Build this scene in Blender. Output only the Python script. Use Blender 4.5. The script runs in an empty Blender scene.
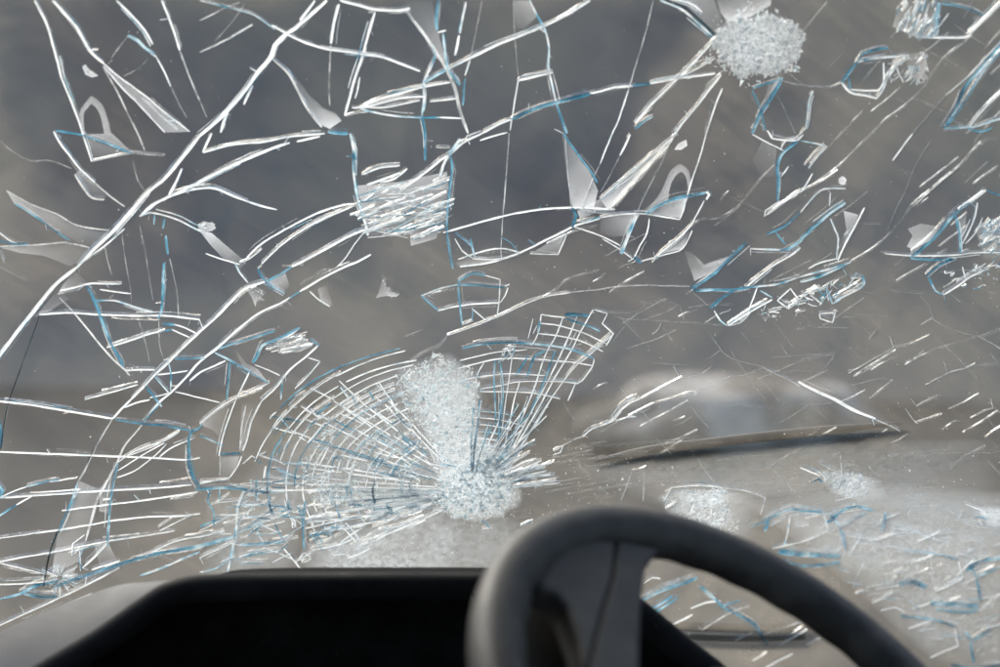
import bpy, bmesh, math, random
from math import radians as rad, sin, cos, pi, sqrt, exp
from mathutils import Vector, Matrix, noise

random.seed(11)
S = bpy.context.scene
COL = S.collection

# ------------------------------------------------------------------ camera
CAMZ = 1.70
PITCH = rad(6.0)
LENS = 50.0
FPX = 1000.0 * LENS / 36.0
O = Vector((0, 0, CAMZ))
cam_d = bpy.data.cameras.new('camera')
cam = bpy.data.objects.new('camera', cam_d)
COL.objects.link(cam)
cam.location = O
cam.rotation_euler = (pi / 2 - PITCH, 0, 0)
cam_d.lens = LENS
cam_d.sensor_width = 36.0
cam_d.clip_start = 0.02
cam_d.clip_end = 2000
cam_d.dof.use_dof = True
cam_d.dof.focus_distance = 1.37
cam_d.dof.aperture_fstop = 2.8
cam_d.dof.aperture_blades = 0
S.camera = cam

# ------------------------------------------------------------------ sky, sun, exposure
SUN_EL, SUN_AZ = rad(38), rad(-28)          # azimuth measured from +Y towards +X
w = bpy.data.worlds.new('World')
S.world = w
w.use_nodes = True
nt = w.node_tree
sky = nt.nodes.new('ShaderNodeTexSky')
sky.sky_type = 'NISHITA'
sky.sun_disc = False
sky.sun_elevation = SUN_EL
sky.sun_rotation = SUN_AZ
sky.dust_density = 4.0
sky.air_density = 1.2
bg = nt.nodes['Background']
bg.inputs['Strength'].default_value = 0.15
nt.links.new(sky.outputs[0], bg.inputs['Color'])
sun_d = bpy.data.lights.new('sun', 'SUN')
sun_d.energy = 1.5
sun_d.angle = rad(14)
sun_d.color = (1.0, 0.985, 0.96)
sun = bpy.data.objects.new('sun', sun_d)
COL.objects.link(sun)
sdir = Vector((sin(SUN_AZ) * cos(SUN_EL), cos(SUN_AZ) * cos(SUN_EL), sin(SUN_EL)))
sun.rotation_euler = sdir.to_track_quat('Z', 'Y').to_euler()
sun.location = (-3, 4, 8)
S.view_settings.view_transform = 'Standard'
S.view_settings.look = 'None'
S.view_settings.exposure = 1.52
S.view_settings.gamma = 1.0
S.view_settings.use_curve_mapping = False
S.render.engine = 'CYCLES'
S.cycles.use_denoising = True
S.cycles.max_bounces = 12
S.cycles.diffuse_bounces = 8
S.cycles.transmission_bounces = 12
S.cycles.transparent_max_bounces = 40
S.cycles.sample_clamp_direct = 2.0
S.cycles.sample_clamp_indirect = 1.2
S.cycles.caustics_reflective = False
S.cycles.caustics_refractive = False

# ------------------------------------------------------------------ pixel helpers
def ray(px, py):
    x = (px - 500.0) / FPX
    z = -(py - 333.5) / FPX
    c, s = cos(PITCH), sin(PITCH)
    return Vector((x, c + s * z, -s + c * z))       # forward component of length 1

def on_y(px, py, Y):
    d = ray(px, py)
    return O + d * (Y / d.y)

def on_ground(px, py, z=0.0):
    d = ray(px, py)
    return O + d * ((z - O.z) / d.z)

# ------------------------------------------------------------------ object helpers
def tag(o, label=None, cat=None, group=None, kind=None):
    if label: o['label'] = label
    if cat: o['category'] = cat
    if group: o['group'] = group
    if kind: o['kind'] = kind
    return o

def empty(name, loc=(0, 0, 0)):
    o = bpy.data.objects.new(name, None)
    o.empty_display_size = 0.05
    COL.objects.link(o)
    o.location = loc
    return o

def wall_slots(o, wall):
    o.data.materials.append(wall)
    o.data.polygons.foreach_set('material_index', [1 if i % 3 == 2 else 0 for i in range(len(o.data.polygons))])
    return o

def mesh_obj(name, verts, faces, mat, parent=None, smooth=False, attrs=None):
    off = parent_world(parent)
    me = bpy.data.meshes.new(name)
    me.from_pydata([tuple(Vector(v) - off) for v in verts], [], faces)
    me.update()
    if smooth:
        for p in me.polygons: p.use_smooth = True
    if attrs:
        for k, vals in attrs.items():
            a = me.attributes.new(k, 'FLOAT', 'POINT')
            a.data.foreach_set('value', vals)
    me.materials.append(mat)
    o = bpy.data.objects.new(name, me)
    COL.objects.link(o)
    if parent: o.parent = parent
    return o

def parent_world(p):
    v = Vector((0, 0, 0))
    while p is not None:
        v = v + p.location
        p = p.parent
    return v

def fix_normals(o):
    bm = bmesh.new(); bm.from_mesh(o.data)
    bmesh.ops.recalc_face_normals(bm, faces=bm.faces)
    bm.to_mesh(o.data); bm.free()

def sweep(path, radii, nseg=12, closed=False, squash=1.0, up=None):
    """tube along a path of Vectors -> verts, faces"""
    V, F = [], []
    n = len(path)
    for i, p in enumerate(path):
        a = path[(i - 1) % n] if (closed or i > 0) else path[i]
        b = path[(i + 1) % n] if (closed or i < n - 1) else path[i]
        t = (b - a).normalized()
        u0 = up if up is not None else Vector((0, 0, 1))
        s = t.cross(u0).normalized()
        u = s.cross(t).normalized()
        r = radii[i] if isinstance(radii, (list, tuple)) else radii
        for k in range(nseg):
            q = 2 * pi * k / nseg
            V.append(p + s * (r * cos(q)) + u * (r * squash * sin(q)))
    m = n if closed else n - 1
    for i in range(m):
        for k in range(nseg):
            a = i * nseg + k; b = i * nseg + (k + 1) % nseg
            c = ((i + 1) % n) * nseg + (k + 1) % nseg; d = ((i + 1) % n) * nseg + k
            F.append((a, b, c, d))
    if not closed:
        F.append(tuple(range(nseg))[::-1])
        F.append(tuple((n - 1) * nseg + k for k in range(nseg)))
    return V, F

def slab(poly, offset):
    """closed slab between a polygon (Vectors) and the same polygon moved by offset"""
    n = len(poly)
    V = list(poly) + [p + offset for p in poly]
    F = [tuple(range(n)), tuple(range(2 * n - 1, n - 1, -1))]
    for i in range(n):
        j = (i + 1) % n
        F.append((i, i + n, j + n, j))
    return V, F

def bevel(o, wd, seg=3):
    m = o.modifiers.new('bevel', 'BEVEL')
    m.width = wd; m.segments = seg; m.limit_method = 'ANGLE'; m.angle_limit = rad(35)

# ------------------------------------------------------------------ materials
def new_mat(name):
    m = bpy.data.materials.new(name)
    m.use_nodes = True
    t = m.node_tree
    for n in list(t.nodes): t.nodes.remove(n)
    out = t.nodes.new('ShaderNodeOutputMaterial')
    return m, t, out

def N(t, typ, **kw):
    n = t.nodes.new(typ)
    for k, v in kw.items():
        if k in n.inputs: n.inputs[k].default_value = v
        else: setattr(n, k, v)
    return n

def ramp(t, fac, stops):
    r = t.nodes.new('ShaderNodeValToRGB')
    while len(r.color_ramp.elements) < len(stops): r.color_ramp.elements.new(0.5)
    for e, (p, c) in zip(r.color_ramp.elements, stops):
        e.position = p
        e.color = c if len(c) == 4 else (*c, 1)
    t.links.new(fac, r.inputs[0])
    return r

def noise_tex(t, scale, detail=3.0, rough=0.55, vec=None, dist=0.0):
    n = t.nodes.new('ShaderNodeTexNoise')
    n.inputs['Scale'].default_value = scale
    n.inputs['Detail'].default_value = detail
    n.inputs['Roughness'].default_value = rough
    n.inputs['Distortion'].default_value = dist
    if vec is not None: t.links.new(vec, n.inputs['Vector'])
    return n

def math_node(t, op, a, b=None, clamp=False):
    n = t.nodes.new('ShaderNodeMath'); n.operation = op; n.use_clamp = clamp
    for i, x in enumerate((a, b)):
        if x is None: continue
        if isinstance(x, (int, float)): n.inputs[i].default_value = x
        else: t.links.new(x, n.inputs[i])
    return n.outputs[0]

def plastic(name, col, rough, grain=900, bump=0.08, wear=None, spec=0.35):
    m, t, out = new_mat(name)
    p = N(t, 'ShaderNodeBsdfPrincipled')
    p.inputs['Roughness'].default_value = rough
    p.inputs['Specular IOR Level'].default_value = spec
    geo = N(t, 'ShaderNodeNewGeometry')
    n1 = noise_tex(t, 22, 5, 0.6, geo.outputs['Position'])
    c2 = wear or tuple(min(1, c * 1.9 + 0.01) for c in col)
    r = ramp(t, n1.outputs[0], [(0.40, col), (0.78, c2)])
    # dusty specks
    sp = noise_tex(t, 420, 2, 0.5, geo.outputs['Position'])
    sm = ramp(t, sp.outputs[0], [(0.70, (0, 0, 0)), (0.80, (1, 1, 1))])
    mx = N(t, 'ShaderNodeMixRGB')
    t.links.new(math_node(t, 'MULTIPLY', sm.outputs[0], 0.35), mx.inputs[0])
    t.links.new(r.outputs[0], mx.inputs[1])
    mx.inputs[2].default_value = (0.28, 0.26, 0.24, 1)
    t.links.new(mx.outputs[0], p.inputs['Base Color'])
    rr = ramp(t, n1.outputs[0], [(0.3, (rough * .85,) * 3), (0.75, (min(1, rough * 1.25),) * 3)])
    t.links.new(rr.outputs[0], p.inputs['Roughness'])
    b = N(t, 'ShaderNodeBump'); b.inputs['Strength'].default_value = bump; b.inputs['Distance'].default_value = 0.001
    n2 = noise_tex(t, grain, 2, 0.6, geo.outputs['Position'])
    t.links.new(n2.outputs[0], b.inputs['Height'])
    t.links.new(b.outputs[0], p.inputs['Normal'])
    t.links.new(p.outputs[0], out.inputs[0])
    return m

def fracture(name, stops, alpha=(0.75, 1.0), scale=30, rough=0.25, gloss=0.22, trans=0.78):
    """broken glass face: scatters light both ways, part clear, part glossy"""
    m, t, out = new_mat(name)
    geo = N(t, 'ShaderNodeNewGeometry')
    n1 = noise_tex(t, scale, 2, 0.6, geo.outputs['Position'])
    col = ramp(t, n1.outputs[0], stops)
    d = N(t, 'ShaderNodeBsdfDiffuse'); tr = N(t, 'ShaderNodeBsdfTranslucent')
    g = N(t, 'ShaderNodeBsdfAnisotropic') if False else N(t, 'ShaderNodeBsdfGlossy')
    g.inputs['Roughness'].default_value = rough
    t.links.new(col.outputs[0], d.inputs[0]); t.links.new(col.outputs[0], tr.inputs[0])
    m1 = N(t, 'ShaderNodeMixShader'); m1.inputs[0].default_value = trans
    t.links.new(d.outputs[0], m1.inputs[1]); t.links.new(tr.outputs[0], m1.inputs[2])
    m2 = N(t, 'ShaderNodeMixShader'); m2.inputs[0].default_value = gloss
    t.links.new(m1.outputs[0], m2.inputs[1]); t.links.new(g.outputs[0], m2.inputs[2])
    tp = N(t, 'ShaderNodeBsdfTransparent'); tp.inputs[0].default_value = (0.97, 0.99, 1, 1)
    n2 = noise_tex(t, scale * 2.7, 3, 0.6, geo.outputs['Position'])
    al = ramp(t, n2.outputs[0], [(0.33, (alpha[0],) * 3), (0.62, (alpha[1],) * 3)])
    m3 = N(t, 'ShaderNodeMixShader')
    t.links.new(al.outputs[0], m3.inputs[0])
    t.links.new(tp.outputs[0], m3.inputs[1]); t.links.new(m2.outputs[0], m3.inputs[2])
    t.links.new(m3.outputs[0], out.inputs[0])
    return m

WHITE = (0.88, 0.90, 0.92)
PALEB = (0.55, 0.74, 0.84)
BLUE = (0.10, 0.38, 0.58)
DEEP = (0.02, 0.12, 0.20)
M = {}
M['W'] = fracture('bright_fracture', [(0.28, (0.55, 0.64, 0.70)), (0.38, (0.88, 0.91, 0.93)), (0.60, (0.96, 0.97, 0.98))], (0.8, 1.0), scale=55, gloss=.15)
M['B'] = fracture('sky_tint_fracture', [(0.32, DEEP), (0.42, (0.05, 0.20, 0.31)), (0.56, (0.13, 0.36, 0.50)), (0.70, (0.6, 0.78, 0.87))], (0.6, 0.95), scale=36)  # blue sky reflected by the facets, painted into their colour
M['M'] = fracture('part_sky_tint_fracture', [(0.36, (0.06, 0.30, 0.45)), (0.46, PALEB), (0.58, WHITE)], (0.55, 0.95), scale=44)  # white facets with the same painted sky blue in patches
M['T'] = fracture('faint_fracture', [(0.4, (0.62, 0.62, 0.60)), (0.6, (0.8, 0.8, 0.8))], (0.03, 0.40), scale=26, gloss=0.04)
M['P'] = fracture('dull_fracture', [(0.4, (0.70, 0.71, 0.72)), (0.6, (0.9, 0.9, 0.9))], (0.15, 0.65), scale=24, gloss=0.06)
M['D'] = fracture('dark_fracture', [(0.4, (0.008, 0.016, 0.022)), (0.62, (0.05, 0.12, 0.16))], (0.6, 0.95), scale=30, gloss=0.1, trans=0.2)
M['wall'] = fracture('clear_fracture_wall', [(0.38, (0.10, 0.30, 0.42)), (0.5, (0.55, 0.68, 0.75)), (0.66, (0.85, 0.88, 0.9))], (0.05, 0.5), scale=40, gloss=0.3, rough=.1)
M['wallT'] = fracture('clear_hair_wall', [(0.4, (0.4, 0.4, 0.4)), (0.6, (0.7, 0.7, 0.7))], (0.0, 0.15), scale=40, gloss=0.2)
M['chip'] = fracture('crushed_chip_glass', [(0.30, (0.40, 0.62, 0.72)), (0.42, (0.85, 0.93, 0.96)), (0.60, (0.97, 0.98, 0.98))], (0.3, 0.95), scale=160, gloss=0.3, rough=0.12)
M['grain'] = fracture('powdered_glass', [(0.40, (0.75, 0.79, 0.83)), (0.55, (0.94, 0.96, 0.97))], (0.3, 0.95), scale=200, gloss=0.3, rough=0.2)
M['speck'] = fracture('dust_speck', [(0.4, (0.7, 0.69, 0.66)), (0.6, (0.92, 0.92, 0.9))], (0.5, 1.0), scale=300, gloss=0.1)

def film_mat(name, col, strength, scale=60, detail=4):
    """frosted or delaminated patch in the laminated glass; density comes from the mesh"""
    m, t, out = new_mat(name)
    geo = N(t, 'ShaderNodeNewGeometry')
    at = N(t, 'ShaderNodeAttribute'); at.attribute_name = 'frost'
    n1 = noise_tex(t, scale, detail, 0.6, geo.outputs['Position'], 0.6)
    k = ramp(t, n1.outputs[0], [(0.30, (0.35 if detail > 2 else 0.6,) * 3), (0.70, (1.0,) * 3)])
    a = math_node(t, 'MULTIPLY', at.outputs['Fac'], k.outputs[0])
    a = math_node(t, 'MULTIPLY', a, strength, True)
    d = N(t, 'ShaderNodeBsdfDiffuse'); tr = N(t, 'ShaderNodeBsdfTranslucent')
    d.inputs[0].default_value = (*col, 1); tr.inputs[0].default_value = (*col, 1)
    m1 = N(t, 'ShaderNodeMixShader'); m1.inputs[0].default_value = 0.75
    t.links.new(d.outputs[0], m1.inputs[1]); t.links.new(tr.outputs[0], m1.inputs[2])
    tp = N(t, 'ShaderNodeBsdfTransparent')
    m3 = N(t, 'ShaderNodeMixShader')
    t.links.new(a, m3.inputs[0])
    t.links.new(tp.outputs[0], m3.inputs[1]); t.links.new(m1.outputs[0], m3.inputs[2])
    t.links.new(m3.outputs[0], out.inputs[0])
    return m

M['film'] = film_mat('frosted_film', (0.84, 0.86, 0.89), 0.72, scale=22, detail=2)
M['cloud'] = film_mat('crazed_film', (0.80, 0.86, 0.90), 1.0, scale=170, detail=5)

def glass_mat():
    m, t, out = new_mat('dusty_laminated_glass')
    geo = N(t, 'ShaderNodeNewGeometry')
    at = N(t, 'ShaderNodeAttribute'); at.attribute_name = 'dust'
    n1 = noise_tex(t, 9, 5, 0.6, geo.outputs['Position'], 0.8)
    k1 = ramp(t, n1.outputs[0], [(0.28, (0.45,) * 3), (0.72, (1.5,) * 3)])
    mp = N(t, 'ShaderNodeMapping'); mp.inputs['Rotation'].default_value = (0, rad(35), 0); mp.vector_type = 'TEXTURE'; mp.inputs['Scale'].default_value = (0.09, 0.05, 0.007)
    t.links.new(geo.outputs['Position'], mp.inputs[0])
    n2 = noise_tex(t, 1.0, 4, 0.65, mp.outputs[0])
    k2 = ramp(t, n2.outputs[0], [(0.32, (0.89,) * 3), (0.72, (1.2,) * 3)])
    n3 = noise_tex(t, 600, 2, 0.6, geo.outputs['Position'])
    k3 = ramp(t, n3.outputs[0], [(0.66, (0.0,) * 3), (0.80, (0.25,) * 3)])
    a = math_node(t, 'MULTIPLY', at.outputs['Fac'], k1.outputs[0])
    a = math_node(t, 'MULTIPLY', a, k2.outputs[0])
    a = math_node(t, 'ADD', a, math_node(t, 'MULTIPLY', k3.outputs[0], at.outputs['Fac']), True)
    d = N(t, 'ShaderNodeBsdfDiffuse'); tr = N(t, 'ShaderNodeBsdfTranslucent')
    dc = (0.275, 0.258, 0.218, 1)
    d.inputs[0].default_value = dc; tr.inputs[0].default_value = dc
    m1 = N(t, 'ShaderNodeMixShader'); m1.inputs[0].default_value = 0.5
    t.links.new(d.outputs[0], m1.inputs[1]); t.links.new(tr.outputs[0], m1.inputs[2])
    tp = N(t, 'ShaderNodeBsdfTransparent'); tp.inputs[0].default_value = (0.90, 0.94, 0.94, 1)
    m3 = N(t, 'ShaderNodeMixShader')
    t.links.new(a, m3.inputs[0])
    t.links.new(tp.outputs[0], m3.inputs[1]); t.links.new(m1.outputs[0], m3.inputs[2])
    g = N(t, 'ShaderNodeBsdfGlossy'); g.inputs['Roughness'].default_value = 0.06
    fr = N(t, 'ShaderNodeFresnel'); fr.inputs['IOR'].default_value = 1.35
    m4 = N(t, 'ShaderNodeMixShader')
    t.links.new(fr.outputs[0], m4.inputs[0])
    t.links.new(m3.outputs[0], m4.inputs[1]); t.links.new(g.outputs[0], m4.inputs[2])
    t.links.new(m4.outputs[0], out.inputs[0])
    return m
M['glass'] = glass_mat()

M['wheel'] = plastic('worn_wheel_plastic', (0.026, 0.024, 0.023), 0.6, grain=500, bump=0.35, wear=(0.085, 0.080, 0.076), spec=.4)
M['spoke'] = plastic('wheel_spoke_plastic', (0.036, 0.033, 0.031), 0.6, grain=900, bump=0.2)
M['black'] = plastic('black_hood_plastic', (0.006, 0.006, 0.007), 0.7, grain=1100, bump=0.3, wear=(0.016, 0.016, 0.018), spec=.1)
M['inner'] = plastic('matt_black_lining', (0.004, 0.004, 0.004), 0.9, spec=0.05)
M['rubber'] = plastic('black_rubber', (0.018, 0.018, 0.02), 0.6)
M['dash'] = plastic('grey_dash_plastic', (0.034, 0.036, 0.041), 0.6, wear=(0.055, 0.057, 0.063), spec=.25)

def earth(name, stops, scale, detail=6):
    m, t, out = new_mat(name)
    p = N(t, 'ShaderNodeBsdfPrincipled'); p.inputs['Roughness'].default_value = 0.95
    p.inputs['Specular IOR Level'].default_value = 0.1
    geo = N(t, 'ShaderNodeNewGeometry')
    n1 = noise_tex(t, scale, detail, 0.55, geo.outputs['Position'], 0.4)
    r = ramp(t, n1.outputs[0], stops)
    t.links.new(r.outputs[0], p.inputs['Base Color'])
    b = N(t, 'ShaderNodeBump'); b.inputs['Strength'].default_value = 0.6; b.inputs['Distance'].default_value = 0.05
    n2 = noise_tex(t, scale * 12, 4, 0.6, geo.outputs['Position'])
    t.links.new(n2.outputs[0], b.inputs['Height']); t.links.new(b.outputs[0], p.inputs['Normal'])
    t.links.new(p.outputs[0], out.inputs[0])
    return m
M['ground'] = earth('gravel_ground', [(0.34, (0.026, 0.027, 0.029)), (0.52, (0.046, 0.044, 0.041)), (0.68, (0.072, 0.067, 0.058))], 0.55)
M['bank'] = earth('slate_bank', [(0.36, (0.060, 0.062, 0.070)), (0.48, (0.105, 0.104, 0.103)), (0.58, (0.150, 0.137, 0.116))], 0.30, 3)
M['rock'] = earth('pale_rock', [(0.38, (0.11, 0.10, 0.088)), (0.5, (0.25, 0.226, 0.20)), (0.60, (0.44, 0.40, 0.355))], 2.6)

# ------------------------------------------------------------------ windscreen surface
INC = rad(18)
PN = Vector((0, cos(INC), sin(INC)))          # outward normal of the base plane
PC = O + ray(500, 333.5) * 1.36               # where the view axis meets it
PU = Vector((1, 0, 0))
PV = Vector((0, -sin(INC), cos(INC)))

def sstep(a, b, x):
    t = max(0.0, min(1.0, (x - a) / (b - a)))
    return t * t * (3 - 2 * t)

def bulge(u, v):
    h = -0.16 * u * u - 0.05 * v * v
    h += 0.17 * sstep(0.06, 0.42, u) * sstep(-0.10, -0.36, v)        # lower corner pushed out
    h += 0.010 * exp(-((u + 0.02) ** 2 + (v + 0.16) ** 2) / 0.006)    # dent round the web
    h += 0.008 * exp(-((u - 0.25) ** 2 + (v - 0.28) ** 2) / 0.004)
    h += 0.0022 * noise.noise(Vector((u * 16, v * 16, 3.1)))
    return h

def surf(u, v, off=0.0):
    return PC + PU * u + PV * v + PN * (bulge(u, v) + off)

def uv_at(px, py):
    d = ray(px, py)
    h = 0.0
    for _ in range(7):
        t = ((PC - O).dot(PN) + h) / d.dot(PN)
        r = O + d * t - PC
        u, v = r.dot(PU), r.dot(PV)
        h = bulge(u, v)
    return u, v

def scr(px, py, off=0.0):
    """photo pixel -> point on the windscreen; off < 0 is towards the cabin"""
    u, v = uv_at(px, py)
    return surf(u, v, off)

def norm_at(u, v):
    e = 0.004
    a = surf(u + e, v) - surf(u - e, v); b = surf(u, v + e) - surf(u, v - e)
    n = b.cross(a).normalized()
    return n if n.y > 0 else -n

PXM = 1.36 / FPX                              # metres per photo pixel on the glass

# ------------------------------------------------------------------ setting: ground, bank
def grid(name, x0, x1, y0, y1, nx, ny, hf, mat):
    V, F = [], []
    for j in range(ny + 1):
        for i in range(nx + 1):
            x = x0 + (x1 - x0) * i / nx; y = y0 + (y1 - y0) * j / ny
            V.append((x, y, hf(x, y)))
    for j in range(ny):
        for i in range(nx):
            a = j * (nx + 1) + i
            F.append((a, a + 1, a + nx + 2, a + nx + 1))
    return mesh_obj(name, V, F, mat, smooth=True)

g = grid('ground', -400, 400, -400, 400, 160, 160,
         lambda x, y: 0.0 if math.hypot(x, y) < 30 else 0.4 * noise.noise(Vector((x * .03, y * .03, 0))) - .3, M['ground'])
tag(g, 'grey brown gravel ground beyond the broken windscreen', 'ground', kind='structure')

def bank_h(x, y):
    t = sstep(11.0, 20.0, y + 0.12 * x)
    b = 9.0 * t + 1.2 * t * noise.noise(Vector((x * .22, y * .22, 5)))
    return b - 0.06 + 0.25 * t * noise.noise(Vector((x * 1.1, y * 1.1, 1)))
b = grid('embankment', -45, 45, 9.0, 34, 120, 50, bank_h, M['bank'])
tag(b, 'blurred slate grey earth bank beyond the glass', 'embankment', kind='structure')

def boulder(name, px, py, wpx, hpx, label, mat, seed):
    c = on_ground(px, py)
    d = (c - O).length
    W = wpx * d / FPX / 2; H = hpx * d / FPX
    bm = bmesh.new()
    bmesh.ops.create_icosphere(bm, subdivisions=4, radius=1.0)
    for v in bm.verts:
        p = v.co
        k = 1 + 0.22 * noise.noise(p * 1.6 + Vector((seed, 0, 0))) + 0.10 * noise.noise(p * 4 + Vector((seed, 3, 0)))
        v.co = Vector((p.x * k * W, p.y * k * W * 0.6, p.z * k * H * 0.62 + H * 0.36))
    me = bpy.data.meshes.new(name); bm.to_mesh(me); bm.free()
    for p in me.polygons: p.use_smooth = True
    me.materials.append(mat)
    o = bpy.data.objects.new(name, me); COL.objects.link(o)
    o.location = (c.x, c.y + W * .5, 0)
    return tag(o, label, 'boulder')
boulder('boulder', 742, 466, 290, 84, 'pale rounded boulder lying on the ground beyond the wiper blade', M['rock'], 2.0)

# ------------------------------------------------------------------ windscreen
screen = empty('windscreen', tuple(surf(0, -0.58)))
tag(screen, 'shattered laminated windscreen with impact webs and long white cracks', 'windscreen')

# regions (photo pixels) where the film of dirt is thin, and where it is heavy
CLEAR = [
    (0.72, [(150, 0), (700, 0), (640, 120), (605, 205), (575, 226), (520, 252), (455, 262), (447, 234), (366, 232), (300, 262), (262, 282), (180, 215), (150, 100)]),
    (0.55, [(0, 120), (0, 0), (150, 0), (150, 100), (180, 215), (100, 245), (40, 200)]),
    (0.60, [(0, 356), (55, 290), (110, 340), (132, 398), (60, 560), (0, 625)]),
    (0.45, [(55, 290), (78, 262), (180, 215), (262, 282), (200, 332), (132, 390)]),
    (0.55, [(132, 398), (200, 332), (262, 305), (230, 360), (190, 430), (190, 490), (60, 590), (70, 500)]),
    (0.45, [(1000, 95), (930, 112), (880, 170), (830, 260), (880, 250), (1000, 250)]),
    (0.7, [(940, 3), (985, 8), (963, 36), (936, 36)]), (0.75, [(852, 66), (881, 61), (879, 88), (850, 88)]),
    (0.7, [(1000, 50), (955, 112), (946, 127), (1000, 118)]), (0.6, [(765, 90), (810, 90), (805, 128), (770, 136)]),
    (0.6, [(783, 152), (812, 146), (800, 190), (778, 200)]), (0.6, [(693, 288), (735, 250), (800, 246), (745, 288)]),
    (0.65, [(722, 296), (752, 288), (770, 300), (728, 324), (712, 308)]), (0.5, [(800, 245), (845, 205), (840, 255)]),
    (0.7, [(925, 258), (960, 255), (985, 262), (945, 293), (930, 280)]), (0.7, [(958, 215), (1000, 196), (1000, 235), (962, 252)]),
    (0.6, [(632, 258), (650, 216), (690, 222), (660, 254)]), (0.5, [(460, 290), (500, 288), (499, 302), (460, 305)]),
    (0.4, [(370, 240), (330, 250), (330, 300), (378, 290)]),
]
def inside(poly, x, y):
    c = False
    n = len(poly)
    for i in range(n):
        x1, y1 = poly[i]; x2, y2 = poly[(i + 1) % n]
        if (y1 > y) != (y2 > y) and x < (x2 - x1) * (y - y1) / (y2 - y1) + x1:
            c = not c
    return c
def project(p):
    r = p - O
    c, s = cos(PITCH), sin(PITCH)
    f = r.y * c - r.z * s
    up = r.y * s + r.z * c
    return 500 + FPX * r.x / f, 333.5 - FPX * up / f
def dust_at(x, y):
    k = 1.0
    for a, poly in CLEAR:
        if inside(poly, x, y): k = min(k, 1 - 0.8 * a)
    base = 0.30
    base += 0.12 * sstep(380, 560, y) * sstep(480, 700, x)       # dirtier towards the scuttle
    return base * k
NU, NV = 300, 236
U0, U1, V0, V1 = -0.62, 0.66, -0.58, 0.40
V_, F_, D_ = [], [], []
for j in range(NV + 1):
    for i in range(NU + 1):
        u = U0 + (U1 - U0) * i / NU; v = V0 + (V1 - V0) * j / NV
        p = surf(u, v)
        V_.append(p)
        x, y = project(p)
        x += 14 * noise.noise(Vector((u * 14, v * 14, 8))); y += 14 * noise.noise(Vector((u * 14, v * 14, 2)))
        D_.append(dust_at(x, y))
# soften the dust field once
W1 = NU + 1
for _ in range(9):
    D2 = D_[:]
    for j in range(1, NV):
        for i in range(1, NU):
            a = j * W1 + i
            D2[a] = (D_[a] * 2 + D_[a - 1] + D_[a + 1] + D_[a - W1] + D_[a + W1]) / 6
    D_ = D2
for j in range(NV):
    for i in range(NU):
        a = j * W1 + i
        F_.append((a, a + 1, a + W1 + 1, a + W1))
pane = mesh_obj('glass_pane', V_, F_, M['glass'], screen, smooth=True, attrs={'dust': D_})
# rim of black rubber round the pane (outside the frame of the picture)
loop = []
for i in range(40): loop.append(surf(U0 + (U1 - U0) * i / 40, V0))
for i in range(30): loop.append(surf(U1, V0 + (V1 - V0) * i / 30))
for i in range(40): loop.append(surf(U1 - (U1 - U0) * i / 40, V1))
for i in range(30): loop.append(surf(U0, V1 - (V1 - V0) * i / 30))
v, f = sweep(loop, 0.014, 8, closed=True, up=PN)
mesh_obj('rubber_seal', v, f, M['rubber'], screen, smooth=True)

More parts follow.
